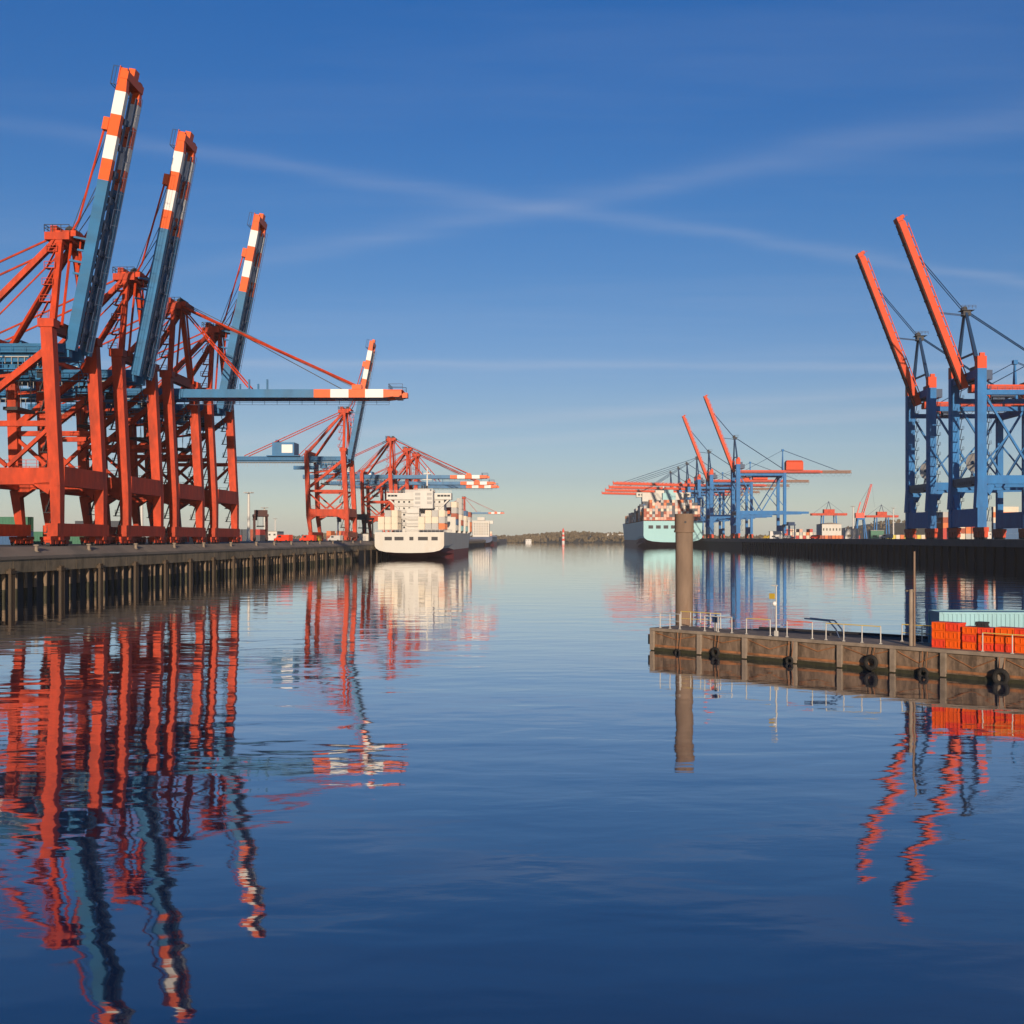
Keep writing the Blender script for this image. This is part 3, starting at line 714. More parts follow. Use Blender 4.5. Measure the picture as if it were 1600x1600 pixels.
# white ship at the left quay
SY0, SXC, HW = 455.0, -55.7, 13.7
ship = thing("container_ship", "white container ship with a rounded cream stern moored under the red cranes", "ship", (SXC, SY0, 0))
hl = hull("hull", 188, HW, 10.4, 3.1, [M['cream'], M['boot'], M['grey']], ship)
for x0, x1 in ((-9.8, -6.9), (-5.9, -2.3), (.0, 1.6), (3.4, 7.3), (8.7, 11.2)):
    m = MB(); m.box(x0, x1, -.06, .1, 7.15, 8.55); m.build("mooring_opening", M['dark'], hl)
m = MB(); rails(m, (-HW + .3, .3, 10.4), (HW - .3, .3, 10.4), 1.1, 1.5, .06); rails(m, (HW - .3, .3, 10.4), (HW - .3, 40, 10.4), 1.1, 1.8, .06); m.build("railing", M['swhite'], hl)
m = MB(); m.box(-10.5, 10.5, 34, 46, 10.4, 25.6); m.box(-HW, HW, 33, 39, 24.4, 27.2); m.beam((-12.5, 36, 24.4), (-8.5, 36, 20.5), 5, .6); m.beam((12.5, 36, 24.4), (8.5, 36, 20.5), 5, .6)
m.box(-6, 6, 34, 42, 27.2, 28.6)
sp = m.build("superstructure", M['swhite'], ship)
def boxes(name, matl, parent, bs):
    for b in bs: m = MB(); m.box(*b); m.build(name, matl, parent)


boxes("window", M['glass'], sp, [(x - .38, x + .38, 33.93, 34.0, 12.2 + k * 2.7, 13.0 + k * 2.7) for k in range(5) for x in (-8.6, -6.4, -4.2, 4.2, 6.4, 8.6)] +
      [(x - .6, x + .6, 32.93, 33.0, 25.6, 26.4) for x in (-12.6, -11.2, -9.8, 8.4, 9.8, 11.2, 12.6)])
m = MB()
for k in range(5):
    zz = 13.0 + k * 2.7; m.box(-10.6, 10.6, 33.2, 34.0, zz + .5, zz + .62); rails(m, (-10.6, 33.2, zz + .6), (10.6, 33.2, zz + .6), 1.0, 1.4, .05)
rails(m, (-HW, 33.0, 27.2), (HW, 33.0, 27.2), 1.1, 1.4, .06)
m.build("deck_gallery", M['swhite'], sp)
m = MB(); m.box(-1.2, 6.8, 24, 31, 20.4, 27.6); m.box(-4.0, 1.2, 23, 30, 10.4, 20.4); m.box(.5, 5.5, 25, 30, 27.6, 28.6)
fn = m.build("funnel_casing", M['swhite'], ship)
m = MB()
for zz in (12.6, 15.3, 18.0): m.box(-3.4, .6, 22.9, 23.0, zz, zz + .18)
for zz in (22.2, 24.0, 25.8): m.box(-.6, 1.6, 23.9, 24.0, zz, zz + 1.1); m.box(4.4, 6.4, 23.9, 24.0, zz, zz + 1.1)
m.build("vent_louvre", M['grey'], fn)
m = MB()
for zz in (10.4, 13.1, 15.8, 20.4): rails(m, (-4.6, 22.4, zz), (1.8, 22.4, zz), 1.1, 1.2, .06)
for zz in (13.0, 15.7, 18.4): m.box(-4.7, 1.9, 22.3, 23.0, zz, zz + .1)
rails(m, (-1.2, 24.2, 27.6), (6.8, 24.2, 27.6), 1.1, 1.2, .06)
m.build("gallery", M['swhite'], fn)
for x in (2, 3, 4): m = MB(); m.tube((x, 27.5, 28.6), (x, 27.5, 30.0), .35, 10); m.build("exhaust_pipe", M['dark'], fn)
m = MB(); m.beam((3, 38, 28.6), (3, 38, 38), .7, .7, .35, .35); m.box(1, 5, 37.7, 38.3, 33, 33.3); m.box(1.5, 4.5, 37.4, 37.8, 35.5, 35.9); m.build("radar_mast", M['swhite'], ship)
for x in (-12.3, 12.3): m = MB(); m.beam((x, 33, 19), (x, 40, 19), 1.5, 1.3); m.build("lifeboat", M['orange'], ship)
boxes("lashing_bridge", M['cream'], ship, [(-HW + .5, HW - .5, yb - .5, yb + .2, 10.4, 17.5) for yb in range(62, 170, 15)])
pal = ['cream', 'grey', 'cream', 'grey', 'teal', 'orange', 'cream', 'grey', 'rust', 'blue', 'grey', 'rust']
for i in range(10):         # aft of the bridge: two bays either side of the casing
    x = SXC - 12.2 + i * 2.7
    if -4.6 < x - SXC < 1.8: continue
    for k in range(random.choice((2, 2, 3, 3))):
        c = random.choice(['cream', 'cream', 'grey', 'cream', 'cream', 'orange', 'grey'])
        container(c, (x, SY0 + 13, 11.4 + k * 2.62), 0, NAMES[c] + " container stacked on the open stern of the white ship", "containers on the white ship's stern")
for bay, (yb, hmax) in enumerate(((64.5, 5), (94.5, 6), (124.5, 5), (154.5, 4))):
    for i in range(10):
        if i < 4 and bay > 0: continue
        x = SXC - 12.2 + i * 2.7; hN = hmax - random.choice((0, 0, 1, 2))
        for k in range(hN):
            if i < 8 and k < 2: continue
            c = random.choice(pal)
            container(c, (x, SY0 + yb + 7, 11.4 + k * 2.62), 0, NAMES[c] + " container stacked ahead of the white ship's bridge", "containers ahead of the white ship's bridge")

# second ship beyond it
s2 = thing("container_ship", "small far ship with yellowish white deckhouse beyond the white ship's bow", "ship", (-76.0, 1250.0, 0))
hull("hull", 150, 13, 9.5, 4.0, [M['navy'], M['boot'], M['grey']], s2)
m = MB(); m.box(-9, 9, 12, 26, 9.5, 27); m.box(-13, 13, 18, 24, 24, 27.4); m.box(-4, 4, 12, 20, 27.4, 31)
sp = m.build("superstructure", M['cream'], s2)
boxes("window", M['glass'], sp, [(x - .6, x + .6, 11.9, 12.0, 12 + k * 2.8, 13.2 + k * 2.8) for k in range(5) for x in (-7, -4.2, -1.4, 1.4, 4.2, 7)])
for i in range(8):
    for k in range(2):
        c = random.choice(['orange', 'pink', 'rust', 'cream'])
        container(c, (-76 - 9.5 + i * 2.7, 1250 + 40, 10.4 + k * 2.62), 0, NAMES[c] + " container on the small far ship past the white ship", "containers on the small far ship")

# turquoise ship at the right quay
TY0, TXC, THW = 1035.0, 110.3, 26.6
s3 = thing("container_ship", "huge turquoise container ship seen from its stern, moored at the right quay", "ship", (TXC, TY0, 0))
hl = hull("hull", 376, THW, 23.5, 6.2, [M['teal'], M['boot'], M['grey']], s3, bowrise=4)
boxes("mooring_opening", M['dark'], hl, [(x0, x0 + 4.2, -.15, .2, 16.6, 19.6) for x0 in (-22.2, -15.4, -8.6, -2.0, 6.0, 13.0)])
m = MB(); rails(m, (-THW + .5, .5, 23.5), (THW - .5, .5, 23.5), 1.3, 2.2, .12); m.build("railing", M['orange'], hl)
m = MB(); m.box(-21, 21, 84, 98, 23.5, 52); m.box(-THW, THW, 86, 94, 48, 52.5); m.box(-8, 8, 86, 94, 52.5, 55.5); m.beam((0, 90, 55.5), (0, 90, 64), 1.2, 1.2, .5, .5)
sp = m.build("superstructure", M['cream'], s3)
boxes("window", M['glass'], sp, [(x - 1, x + 1, 85.85, 86.0, 49.4, 51.2) for x in range(-24, 25, 3)])
m = MB(); m.box(-6, 6, 34, 44, 23.5, 50); m.box(-4, 4, 35, 42, 50, 53); m.build("funnel_casing", M['teal'], s3)
boxes("lashing_bridge", M['rust'], s3, [(-THW + 1, THW - 1, yb - .5, yb + .3, 23.5, 33) for yb in (50, 66, 104, 120, 150, 180, 210, 240, 270)])
tp = ['pink', 'rust', 'grey', 'cream', 'rust', 'orange', 'grey', 'cream', 'dark', 'pink']
stuffed = MB(); mats_ = [CM[k] for k in ('pink', 'cream', 'rust', 'dark', 'grey', 'blue')]
for i in range(20):
    x = TXC - 24.4 + i * 2.57
    top = (5 if i < 2 else 7) - random.choice((0, 0, 0, 1)) - (1 if i > 17 else 0) - (1 if i > 18 else 0)
    for k in range(top):
        c = random.choice(tp)
        if k >= top - 2 and x < 121:
            container(c, (x, TY0 + 15, 24.5 + k * 2.62), 0, NAMES[c] + " container in the tall stack at the turquoise ship's stern", "containers at the turquoise ship's stern")
        else:
            stuffed.mi = (0, 1, 2, 4, 2, 0, 3)[random.randrange(7)]
            stuffed.box(x - 1.2, x + 1.2, TY0 + 9, TY0 + 21, 24.5 + k * 2.62, 24.5 + k * 2.62 + 2.55)
for bay, yb in enumerate((52, 68, 106, 122, 138, 154, 170, 186, 202, 218, 234, 250)):
    hb = (7, 7, 6, 5, 5, 5, 4, 4, 4, 3, 4, 3)[bay]
    for i in range(20):
        for k in range(max(1, hb - random.choice((0, 0, 1, 1, 2)))):
            if i > 2 and k < hb - 3: continue
            stuffed.mi = random.choice((2, 3, 3, 5, 4, 0)); x = TXC - 24.4 + i * 2.57
            stuffed.box(x - 1.2, x + 1.2, TY0 + yb, TY0 + yb + 12, 24.5 + k * 2.62, 24.5 + k * 2.62 + 2.55)
st = stuffed.build("container_stacks", mats_)
tag(st, "far rows of mixed containers filling the decks of the turquoise ship", "containers", kind="stuff")

# ------------------------------------------------------------------ terminal clutter
def stack(x, y, n_, h, rz, cols, label, group, gap=2.75):
    for i in range(n_):
        for k in range(max(1, h - random.choice((0, 0, 1)))):
            c = random.choice(cols)
            dx, dy = math.cos(rz) * gap * i, math.sin(rz) * gap * i
            container(c, (x + dx, y + dy, 0 + (LQ if x < 0 else RQ) + k * 2.62), rz, NAMES[c] + " " + label, group)


for (x, y, n_, h, cols, lb) in ((-100, 168, 2, 1, ['blue', 'dark'], "container on the ground behind the nearest red crane"),
                                (-128, 300, 6, 1, ['green', 'dark'], "container on the apron behind the row of red cranes"),
                                (-116, 360, 6, 1, ['green', 'red', 'rust'], "container on the apron right of the row of red cranes"),
                                (-150, 520, 8, 2, ['rust', 'red', 'dark'], "container in the low stack beyond the lone red crane"),
                                (-122, 640, 7, 2, ['red', 'rust', 'orange'], "container in the low stack behind the white ship")):
    stack(x, y, n_, h, 0, cols, lb, lb.replace("container", "containers"))
for k_, yy in enumerate((192, 217, 243, 268)):
    for k in range(2 if k_ % 2 else 1):
        c = ('dark', 'blue', 'green', 'rust')[(k_ + k) % 4]
        container(c, (-104, yy, LQ + k * 2.62), R(90), NAMES[c] + " container set side on behind the row of red cranes", "containers side on behind the red cranes")
for (x, y, n_, h, cols, lb) in ((190, 930, 9, 3, ['orange', 'cream', 'red', 'grey', 'pink'], "container stacked behind the mid distance blue gantry crane"),
                                (206, 900, 13, 1, ['orange', 'rust', 'orange', 'red'], "container in the low row right of the mid distance gantry"),
                                (222, 760, 10, 1, ['orange', 'cream', 'orange', 'yellow'], "container on the apron left of the two near blue gantries"),
                                (190, 560, 6, 5, ['cream', 'orange', 'rust', 'grey', 'red'], "container stacked between the legs of the two near blue gantries")):
    stack(x, y, n_, h, 0, cols, lb, lb.replace("container", "containers"))
for i in range(3):
    for k in range(6):
        c = 'blue' if k < 3 else random.choice(['cream', 'orange', 'pink', 'rust', 'cream'])  # lower blue rows stand in for a moored ship's dark hull
        if k == 5 and i == 1: continue
        container(c, (221 + i * 12.6, 560, RQ + k * 2.62), R(90), NAMES[c] + " container, long side on, in the stack standing in for a ship behind the nearest gantry", "containers stacked long side on behind the nearest gantry")


def straddle(loc, rz, body, label):
    t = thing("straddle_carrier", label, "straddle carrier", loc, rz, "straddle carriers on the quays")
    for sx in (-1, 1):
        m = MB(); m.box(sx * 2.3 - .35, sx * 2.3 + .35, -5, 5, .6, 1.5)
        for yv in (-4.4, 4.4): m.box(sx * 2.3 - .25, sx * 2.3 + .25, yv - .4, yv + .4, 1.5, 9.5)
        fr = m.build("side_frame", body, t)
        for yv in (-4.2, -1.5, 1.5, 4.2):
            m = MB(); m.tube((sx * 2.3 - .25, yv, .6), (sx * 2.3 + .25, yv, .6), .6, 14); m.build("wheel", M['rubber'], fr)
    m = MB(); m.box(-2.8, 2.8, -5.2, 5.2, 9.5, 10.4); m.box(-2.4, 2.4, -4.6, -1, 10.4, 12.0); m.build("top_frame", body, t)
    m = MB(); m.box(-2.6, -.9, 5.2, 7, 8.2, 10.2); m.mi = 1; m.box(-2.5, -1.0, 7.0, 7.04, 8.6, 9.9); m.box(-2.64, -2.6, 5.4, 6.8, 8.6, 9.9); m.build("cab", [body, M['glass']], t)
    m = MB(); m.box(-1.2, 1.2, -5, 5, 5.6, 6.0)
    for sx in (-1, 1):
        for yv in (-3, 3): m.tube((sx, yv, 6), (sx, yv, 9.5), .05, 4)
    m.build("spreader", M['dark'], t)
    return t


straddle((-112, 445, LQ), .3, M['maroon'], "dark red straddle carrier on the apron left of the lone red crane")
straddle((-88, 490, LQ), .2, M['navy'], "dark straddle carrier between the lone red crane's legs")
straddle((-84, 520, LQ), -.2, M['dark'], "dark straddle carrier just left of the white ship's stern")
straddle((172, 830, RQ), .2, M['navy'], "dark blue straddle carrier under the mid distance gantry")
straddle((215, 640, RQ), .5, M['rblue'], "blue straddle carrier on the right quay between the gantries")


def light_mast(x, y, z, h, label):
    t = thing("light_mast", label, "light mast", (x, y, z), 0, "tall light masts on the terminals")
    m = MB(); m.tube((0, 0, 0), (0, 0, h), .62, 14, .40); m.tube((0, 0, 0), (0, 0, .6), .9, 14); m.build("pole", M['swhite'], t, smooth=True)
    m = MB(); m.torus((0, 0, h), (0, 0, 1), 1.5, .12, 16, 6)
    for a in range(8):
        c = Vector((math.cos(a * .785) * 1.5, math.sin(a * .785) * 1.5, h)); m.cbox(c, (.6, .6, .4)); m.tube((0, 0, h), c, .08, 4)
    m.build("lamp_ring", M['grey'], t)
    return t


light_mast(-110, 420, LQ, 17.8, "tall white light mast right of the row of red cranes")
light_mast(-215, 900, LQ, 16.5, "small far white light mast left of the lone red crane")
light_mast(-149, 420, LQ, 22, "white light mast seen between the red crane legs")
light_mast(-139, 560, LQ, 16.0, "pale light mast beyond the lone red crane's portal")

# vans and site cabins
def van(loc, rz, matl, label):
    t = thing("delivery_van", label, "van", loc, rz, "vans parked along the quays")
    m = MB(); prof = [(-2.5, .45), (2.55, .45), (2.55, 1.1), (1.9, 1.25), (1.25, 2.15), (-2.5, 2.2)]
    pts = [(s * .98, y_, z_) for s in (-1, 1) for y_, z_ in prof]
    m.poly(pts, [tuple(range(5, -1, -1)), tuple(range(6, 12))] + [(i, (i + 1) % 6, 6 + (i + 1) % 6, 6 + i) for i in range(6)])
    b = m.build("body", matl, t)
    m = MB(); m.box(-1.0, 1.0, .1, 1.1, 1.4, 1.95); m.build("window", M['glass'], b)
    for sx in (-1, 1):
        for yv in (-1.6, 1.6):
            m = MB(); m.tube((sx * .75, yv, .36), (sx * 1.0, yv, .36), .36, 14); m.build("wheel", M['rubber'], t)
    return t


van((-75.6, 405, LQ), 1.2, M['swhite'], "white van parked on the quay under the lone red crane")
van((-76.6, 372, LQ), 1.4, M['yellow'], "yellow van on the quay left of the lone red crane's waterside leg")
van((-77.0, 366, LQ), 1.3, M['crater'], "red van on the quay beside the yellow van")
van((RX + 8, 500, RQ), .8, M['swhite'], "white van between the two near blue gantries")

for k, (x, y, c_, lb) in enumerate(((-76.5, 330, 'crater', "red van on the quay left of the yellow van"), (-79, 425, 'navy', "dark van behind the white van under the lone red crane"),
                                     (RX + 9, 640, 'crater', "red van on the right quay left of the two near gantries"), (RX + 10, 720, 'swhite', "white van on the right quay halfway to the mid distance gantry"),
                                     (RX + 12, 800, 'yellow', "yellow van at the foot of the mid distance gantry"))):
    van((x, y, LQ if x < 0 else RQ), 1.2 + .3 * k, M[c_], lb)
def cabin(loc, w_, d_, h_, matl, label):
    t = thing("site_cabin", label, "cabin", loc, 0, "site cabins on the quays")
    m = MB(); m.box(-w_ / 2, w_ / 2, -d_ / 2, d_ / 2, .15, h_); wl_ = m.build("wall", matl, t)
    m = MB(); m.box(-w_ / 2 - .15, w_ / 2 + .15, -d_ / 2 - .15, d_ / 2 + .15, h_, h_ + .18); m.build("roof", M['grey'], t)
    m = MB(); m.box(-w_ * .35, -w_ * .05, -d_ / 2 - .04, -d_ / 2, 1.2, 2.2); m.build("window", M['glass'], wl_)
    m = MB(); m.box(w_ * .12, w_ * .35, -d_ / 2 - .04, -d_ / 2, .2, 2.3); m.build("door", M['grey'], wl_)
cabin((-77.5, 470, LQ), 7, 3, 2.8, M['cream'], "cream cabin on the quay right of the lone red crane's waterside leg")
cabin((-76.5, 250, LQ), 3, 2.4, 2.6, M['swhite'], "small white cabin at the foot of the red crane row's far end")
cabin((RX + 16, 590, RQ), 7, 4, 5.2, M['cream'], "two storey cream cabin left of the two near gantries")
cabin((RX + 7, 414, RQ), 4, 3, 4.0, M['swhite'], "white cabin between the two near blue gantries")
cabin((RX + 30, 860, RQ), 9, 4, 5.5, M['swhite'], "white cabin under the mid distance gantry's portal")
cabin((RX + 60, 700, RQ), 8, 5, 5, M['container_green'] if 'container_green' in M else CM['green'], "green cabin on the right terminal left of the near gantries")
for k, (x, y, h_, lb) in enumerate(((205, 780, 22, "slim light mast right of the mid distance gantry"), (268, 900, 24, "slim light mast left of the red jib crane"), (330, 1000, 22, "slim light mast between the red jib crane and the near gantries"))):
    light_mast(x, y, RQ, h_, lb)

# far cranes of the right terminal
def portal_crane(x, y, label):
    t = thing("yard_crane", label, "crane", (x, y, RQ), 0, "small far yard cranes")
    for sx in (-1, 1):
        for sy in (-1, 1):
            m = MB(); m.beam((sx * 8, sy * 6, 0), (sx * 7, sy * 5, 26), 1.3, 1.3); m.build("leg", M['rblue'], t)
    m = MB(); m.box(-20, 20, -4, -2.5, 26, 28.6); m.box(-20, 20, 2.5, 4, 26, 28.6); m.box(-19, 19, -2.5, 2.5, 26.5, 27); g = m.build("main_girder", M['red'], t)
    m = MB(); m.box(-6, 6, -3.5, 3.5, 28.7, 33); m.build("machinery_house", M['red'], t)
    m = MB(); m.beam((-2.5, 0, 33), (0, 0, 42), .6, .6); m.beam((2.5, 0, 33), (0, 0, 42), .6, .6); m.beam((0, 0, 41.5), (-17, 0, 28.6), .25, .25); m.beam((0, 0, 41.5), (17, 0, 28.6), .25, .25); m.build("mast", M['rnavy'], t)


portal_crane(314, 1300, "small far yard crane with red girder left of the red jib crane")
portal_crane(408, 1420, "small far yard crane right behind the red jib crane")
t = thing("jib_crane", "far red jib crane with its arm pointing steeply up, left of the near gantries", "crane", (296, 1100, RQ))
m = MB()
for sx in (-1, 1):
    for sy in (-1, 1): m.beam((sx * 5, sy * 4, 0), (sx * 3, sy * 2.5, 18), 1.1, 1.1)
m.box(-3.6, 3.6, -3, 3, 18, 19.6); m.build("portal", M['rblue'], t)
m = MB(); m.box(-5, 3.2, -2.6, 2.6, 19.8, 24.5); m.beam((-3, 0, 24.5), (0, 0, 35), .9, .9); m.build("slewing_house", M['crater'], t)
m = MB()
for yv in (-1, 1):
    m.beam((2.8, yv, 23), (11, yv * .4, 52), .55, .55); m.beam((1.4, yv, 24.5), (9.8, yv * .4, 52), .45, .45)
for k in range(9): m.beam((2.8 + .9 * k, -.9 + .06 * k, 23 + 3.2 * k), (1.9 + .95 * k, .9 - .06 * k, 26 + 3.1 * k), .2, .2)
m.build("jib", M['crater'], t)
m = MB(); m.tube((0, 0, 35), (10.5, 0, 52), .12, 5); m.tube((11, 0, 52), (13.5, 0, 30), .07, 4); m.build("hoist_rope", M['rope'], t)

# warehouses and silos of the far right shore
def shed(x, y, w_, d_, h_, z, wallm, label):
    t = thing("warehouse", label, "warehouse", (x, y, z), 0, "buildings on the far shore")
    m = MB(); m.box(-w_ / 2, w_ / 2, -d_ / 2, d_ / 2, 0, h_); wl_ = m.build("wall", wallm, t)
    m = MB(); m.poly([(-w_ / 2 - .5, -d_ / 2 - .5, h_), (w_ / 2 + .5, -d_ / 2 - .5, h_), (w_ / 2 + .5, d_ / 2 + .5, h_), (-w_ / 2 - .5, d_ / 2 + .5, h_), (0, -d_ / 2 - .5, h_ * 1.1), (0, d_ / 2 + .5, h_ * 1.1)], [(0, 1, 4), (3, 5, 2), (0, 4, 5, 3), (1, 2, 5, 4), (0, 3, 2, 1)]); m.build("roof", M['roof'], t)
    k = max(2, int(w_ / 2.6))
    for i in range(k): m = MB(); m.box(-w_ / 2 + (i + .3) * w_ / k, -w_ / 2 + (i + .7) * w_ / k, -d_ / 2 - .08, -d_ / 2, h_ * .55, h_ * .72); m.build("window", M['glass'], wl_)


shed(232, 960, 16, 20, 12, RQ, M['cream'], "pale cream warehouse right of the mid distance gantry's landside legs")
shed(330, 1180, 9, 14, 8, RQ, M['swhite'], "small white terminal building below the small far yard cranes")
shed(372, 1000, 26, 18, 6, RQ, M['swhite'], "low white hall near the quay left of the near gantries")
shed(-165, 640, 30, 16, 5, LQ, M['swhite'], "low pale hall behind the lone red crane")

# ------------------------------------------------------------------ pontoon in the right foreground
A, B = Vector((7.15, 82.2, 0)), Vector((34.0, 54.5, 0))
dirv = (B - A).normalized(); rzp = math.atan2(dirv.y, dirv.x); PL = (B - A).length; PH = 1.62
pon = thing("pontoon", "weathered brown concrete pontoon with tyre fenders in the right foreground", "pontoon", A, rzp)
m = MB(); m.box(0, PL, .12, 3.2, -1.2, PH - .22); m.build("float_body", M['pcon'], pon, bevel=.02)
m = MB(); m.box(-.06, PL + .06, -.06, 3.3, PH - .215, PH); m.build("deck", M['pcap'], pon, bevel=.02)
m = MB(); m.box(-.03, PL, .02, .118, -1.2, .22); m.build("waterline_band", M['algae'], pon)
xs = [0.15, 4.4, 8.2, 12.1, 15.4, 19.0, 22.2, 25.6, 29.0, 32.6, 36.0]
for x in xs:
    m = MB(); m.box(x - .17, x + .17, -.09, .115, .05, PH - .22); m.build("post", M['pcap'], pon, bevel=.015)
for a, b in zip(xs, xs[1:]):
    m = MB(); m.box(a + .2, b - .2, .06, .117, .30, .44); m.path([Vector((a + .3, .08, PH - .35)), Vector(((a + b) / 2, .08, .75 + random.uniform(-.1, .2))), Vector((b - .3, .08, PH - .35))], .035, 5)
    m.build("waling_and_chain", M['rust'], pon)
m = MB(); m.tube((-.25, .5, .75), (-.25, 2.6, .75), .42, 14); m.box(-.5, -.02, .3, .6, .4, 1.1); m.build("end_fender", M['rubber'], pon, smooth=True)


def pw(x, y, z): return A + dirv * x + Vector((-dirv.y, dirv.x, 0)) * y + Vector((0, 0, z))


nrm = Vector((dirv.y, -dirv.x, 0))
for i, (x, r_, z) in enumerate(((2.7, .26, .06), (6.0, .36, .30), (11.9, .30, .18), (17.7, .48, .52), (21.1, .34, .16), (25.7, .50, .32))):
    t = thing("tyre_fender", ["small tyre fender, leftmost on the pontoon, half sunk in the water", "mid sized tyre fender hanging by the second pontoon post from the left", "small tyre fender low on the pontoon below the white lamp post", "large tyre fender hanging high beside the middle pontoon post", "small tyre fender left of the orange crates, half in the water", "largest tyre fender under the orange crates at the right"][i], "tyre", pw(x, -.28, z), rzp, "tyre fenders on the pontoon")
    m = MB(); m.torus((0, 0, 0), (0, 1, 0), r_ * .72, r_ * .30, 28, 12, .75); m.build("tyre", M['rubber'], t, smooth=True)
    m = MB(); m.path([Vector((-.12, .1, r_ * .9)), Vector((-.16, .2, PH - z - .2))], .022, 5); m.path([Vector((.12, .1, r_ * .9)), Vector((.16, .2, PH - z - .2))], .022, 5); m.build("hanging_chain", M['rust'], t)


def railing(x0, x1, yv, label, posts, top, mid=True, H=1.05):
    t = thing("railing", label, "railing", pw(x0, yv, PH), rzp, "railings along the pontoon")
    Lr = x1 - x0
    m = MB(); m.path([Vector((0, 0, H)), Vector((Lr, 0, H))], .032, 6)
    if mid: m.path([Vector((0, 0, H * .52)), Vector((Lr, 0, H * .52))], .022, 6)
    m.build("handrail", top, t)
    for i in range(posts):
        x = Lr * i / (posts - 1); m = MB(); m.tube((x, 0, 0), (x, 0, H), .035, 7); m.cbox((x, 0, .02), (.14, .14, .04)); m.build("post", M['railw'], t)


railing(.4, 4.0, 2.9, "yellow topped railing at the left end of the pontoon by the brown pile", 5, M['raily'])
railing(.6, 2.4, .35, "short pale railing at the pontoon's outer left corner", 3, M['grey'])
railing(4.6, 6.9, .35, "white railing frame on the pontoon just right of the brown pile", 3, M['railw'], False)
railing(8.1, 10.0, .35, "white railing frame directly left of the lamp post with yellow sign", 2, M['raily'], False)
railing(11.3, 13.2, .35, "orange topped railing frame right of the lamp post with yellow sign", 2, M['crate'], False)
railing(14.2, 18.0, .35, "pale railing with yellow top left of the tall brown pole", 4, M['raily'], False)
railing(18.0, 22.0, 2.9, "thin railing along the pontoon's far side by the tall brown pole", 4, M['raily'], True)
railing(24.4, 29.5, .30, "orange and white railing in front of the orange crates", 4, M['raily'], False)
m = MB(); m.path([Vector((0, 0, 0)), Vector((-.25, 0, .55)), Vector((-.75, 0, 1.05)), Vector((-2.6, 0, 1.12))], .05, 6); m.path([Vector((.1, .5, 0)), Vector((-.15, .5, .55)), Vector((-.65, .5, 1.05)), Vector((-2.5, .5, 1.12))], .05, 6)
o = m.build("ladder_handrail", M['navy'], None, pw(14.0, 2.2, PH)); o.rotation_euler = (0, 0, rzp)
tag(o, "dark blue curved handrail of a boarding ladder on the pontoon", "handrail")

t = thing("lamp_post", "white lamp post with a yellow sign and round white lamp on the pontoon", "lamp post", pw(10.4, .45, PH), rzp)
m = MB(); m.tube((0, 0, 0), (0, 0, 3.3), .055, 10, .045); m.box(-.1, .1, -.1, .1, 0, .35); m.build("pole", M['railw'], t, smooth=True)
m = MB(); m.cbox((-.27, -.08, 2.6), (.42, .05, .36)); m.build("sign_panel", M['yellow'], t)
m = MB(); m.cbox((-.12, -.02, 3.3), (.42, .14, .07)); m.build("lamp_head", M['railw'], t)
m = MB(); m.ball((-.06, -.1, 2.12), .16, 14, 10); m.build("lamp_globe", M['white'], t, smooth=True)

t = thing("mooring_post", "tall thin brown pole with a pale lower sleeve on the pontoon", "pole", pw(19.9, .5, PH), rzp)
m = MB(); m.tube((0, 0, 0), (0, 0, 3.35), .12, 10); m.tube((-.3, 0, 3.25), (.15, 0, 3.25), .05, 6); m.build("sleeve", M['pcap'], t, smooth=True)
m = MB(); m.tube((.16, .12, 0), (.16, .12, 5.6), .07, 10, .06); m.build("pole", M['dolphin'], t, smooth=True)

t = thing("supply_pedestal", "white post with a dark blue head on the pontoon near the brown pile", "pedestal", pw(5.1, .9, PH), rzp)
m = MB(); m.tube((0, 0, 0), (0, 0, .62), .09, 10); m.build("post", M['railw'], t)
m = MB(); m.box(-.2, .24, -.14, .14, .60, .98); m.tube((.02, 0, .98), (.02, 0, 1.15), .07, 8); m.build("head", M['navy'], t, bevel=.03)

# crates
def crate_mb(w_, d_, h_):
    m = MB(); m.box(-w_ / 2 + .03, w_ / 2 - .03, -d_ / 2 + .03, d_ / 2 - .03, 0.02, h_ - .03)
    m.box(-w_ / 2, w_ / 2, -d_ / 2, d_ / 2, h_ - .11, h_ - .01); m.box(-w_ / 2, w_ / 2, -d_ / 2, d_ / 2, .0, .07)
    for s in (-1, 1):
        m.cbox((s * (w_ / 2 - .035), -d_ / 2 + .01, h_ / 2), (.07, .05, h_ - .2)); m.cbox((s * w_ * .18, -d_ / 2 + .01, h_ / 2), (.05, .04, h_ - .2))
    return m


cp = {}
def crate(x, y, z, w_, d_, h_, mk, label, group):
    key = (w_, d_, h_, mk)
    if key not in cp: cp[key] = o = crate_mb(w_, d_, h_).build("plastic_crate", M[mk], bevel=.012)
    else: o = cp[key].copy(); C.objects.link(o)
    o.location = pw(x, y, PH + z); o.rotation_euler = (0, 0, rzp + R(random.uniform(-2, 2)))
    tag(o, label, "crate", group)


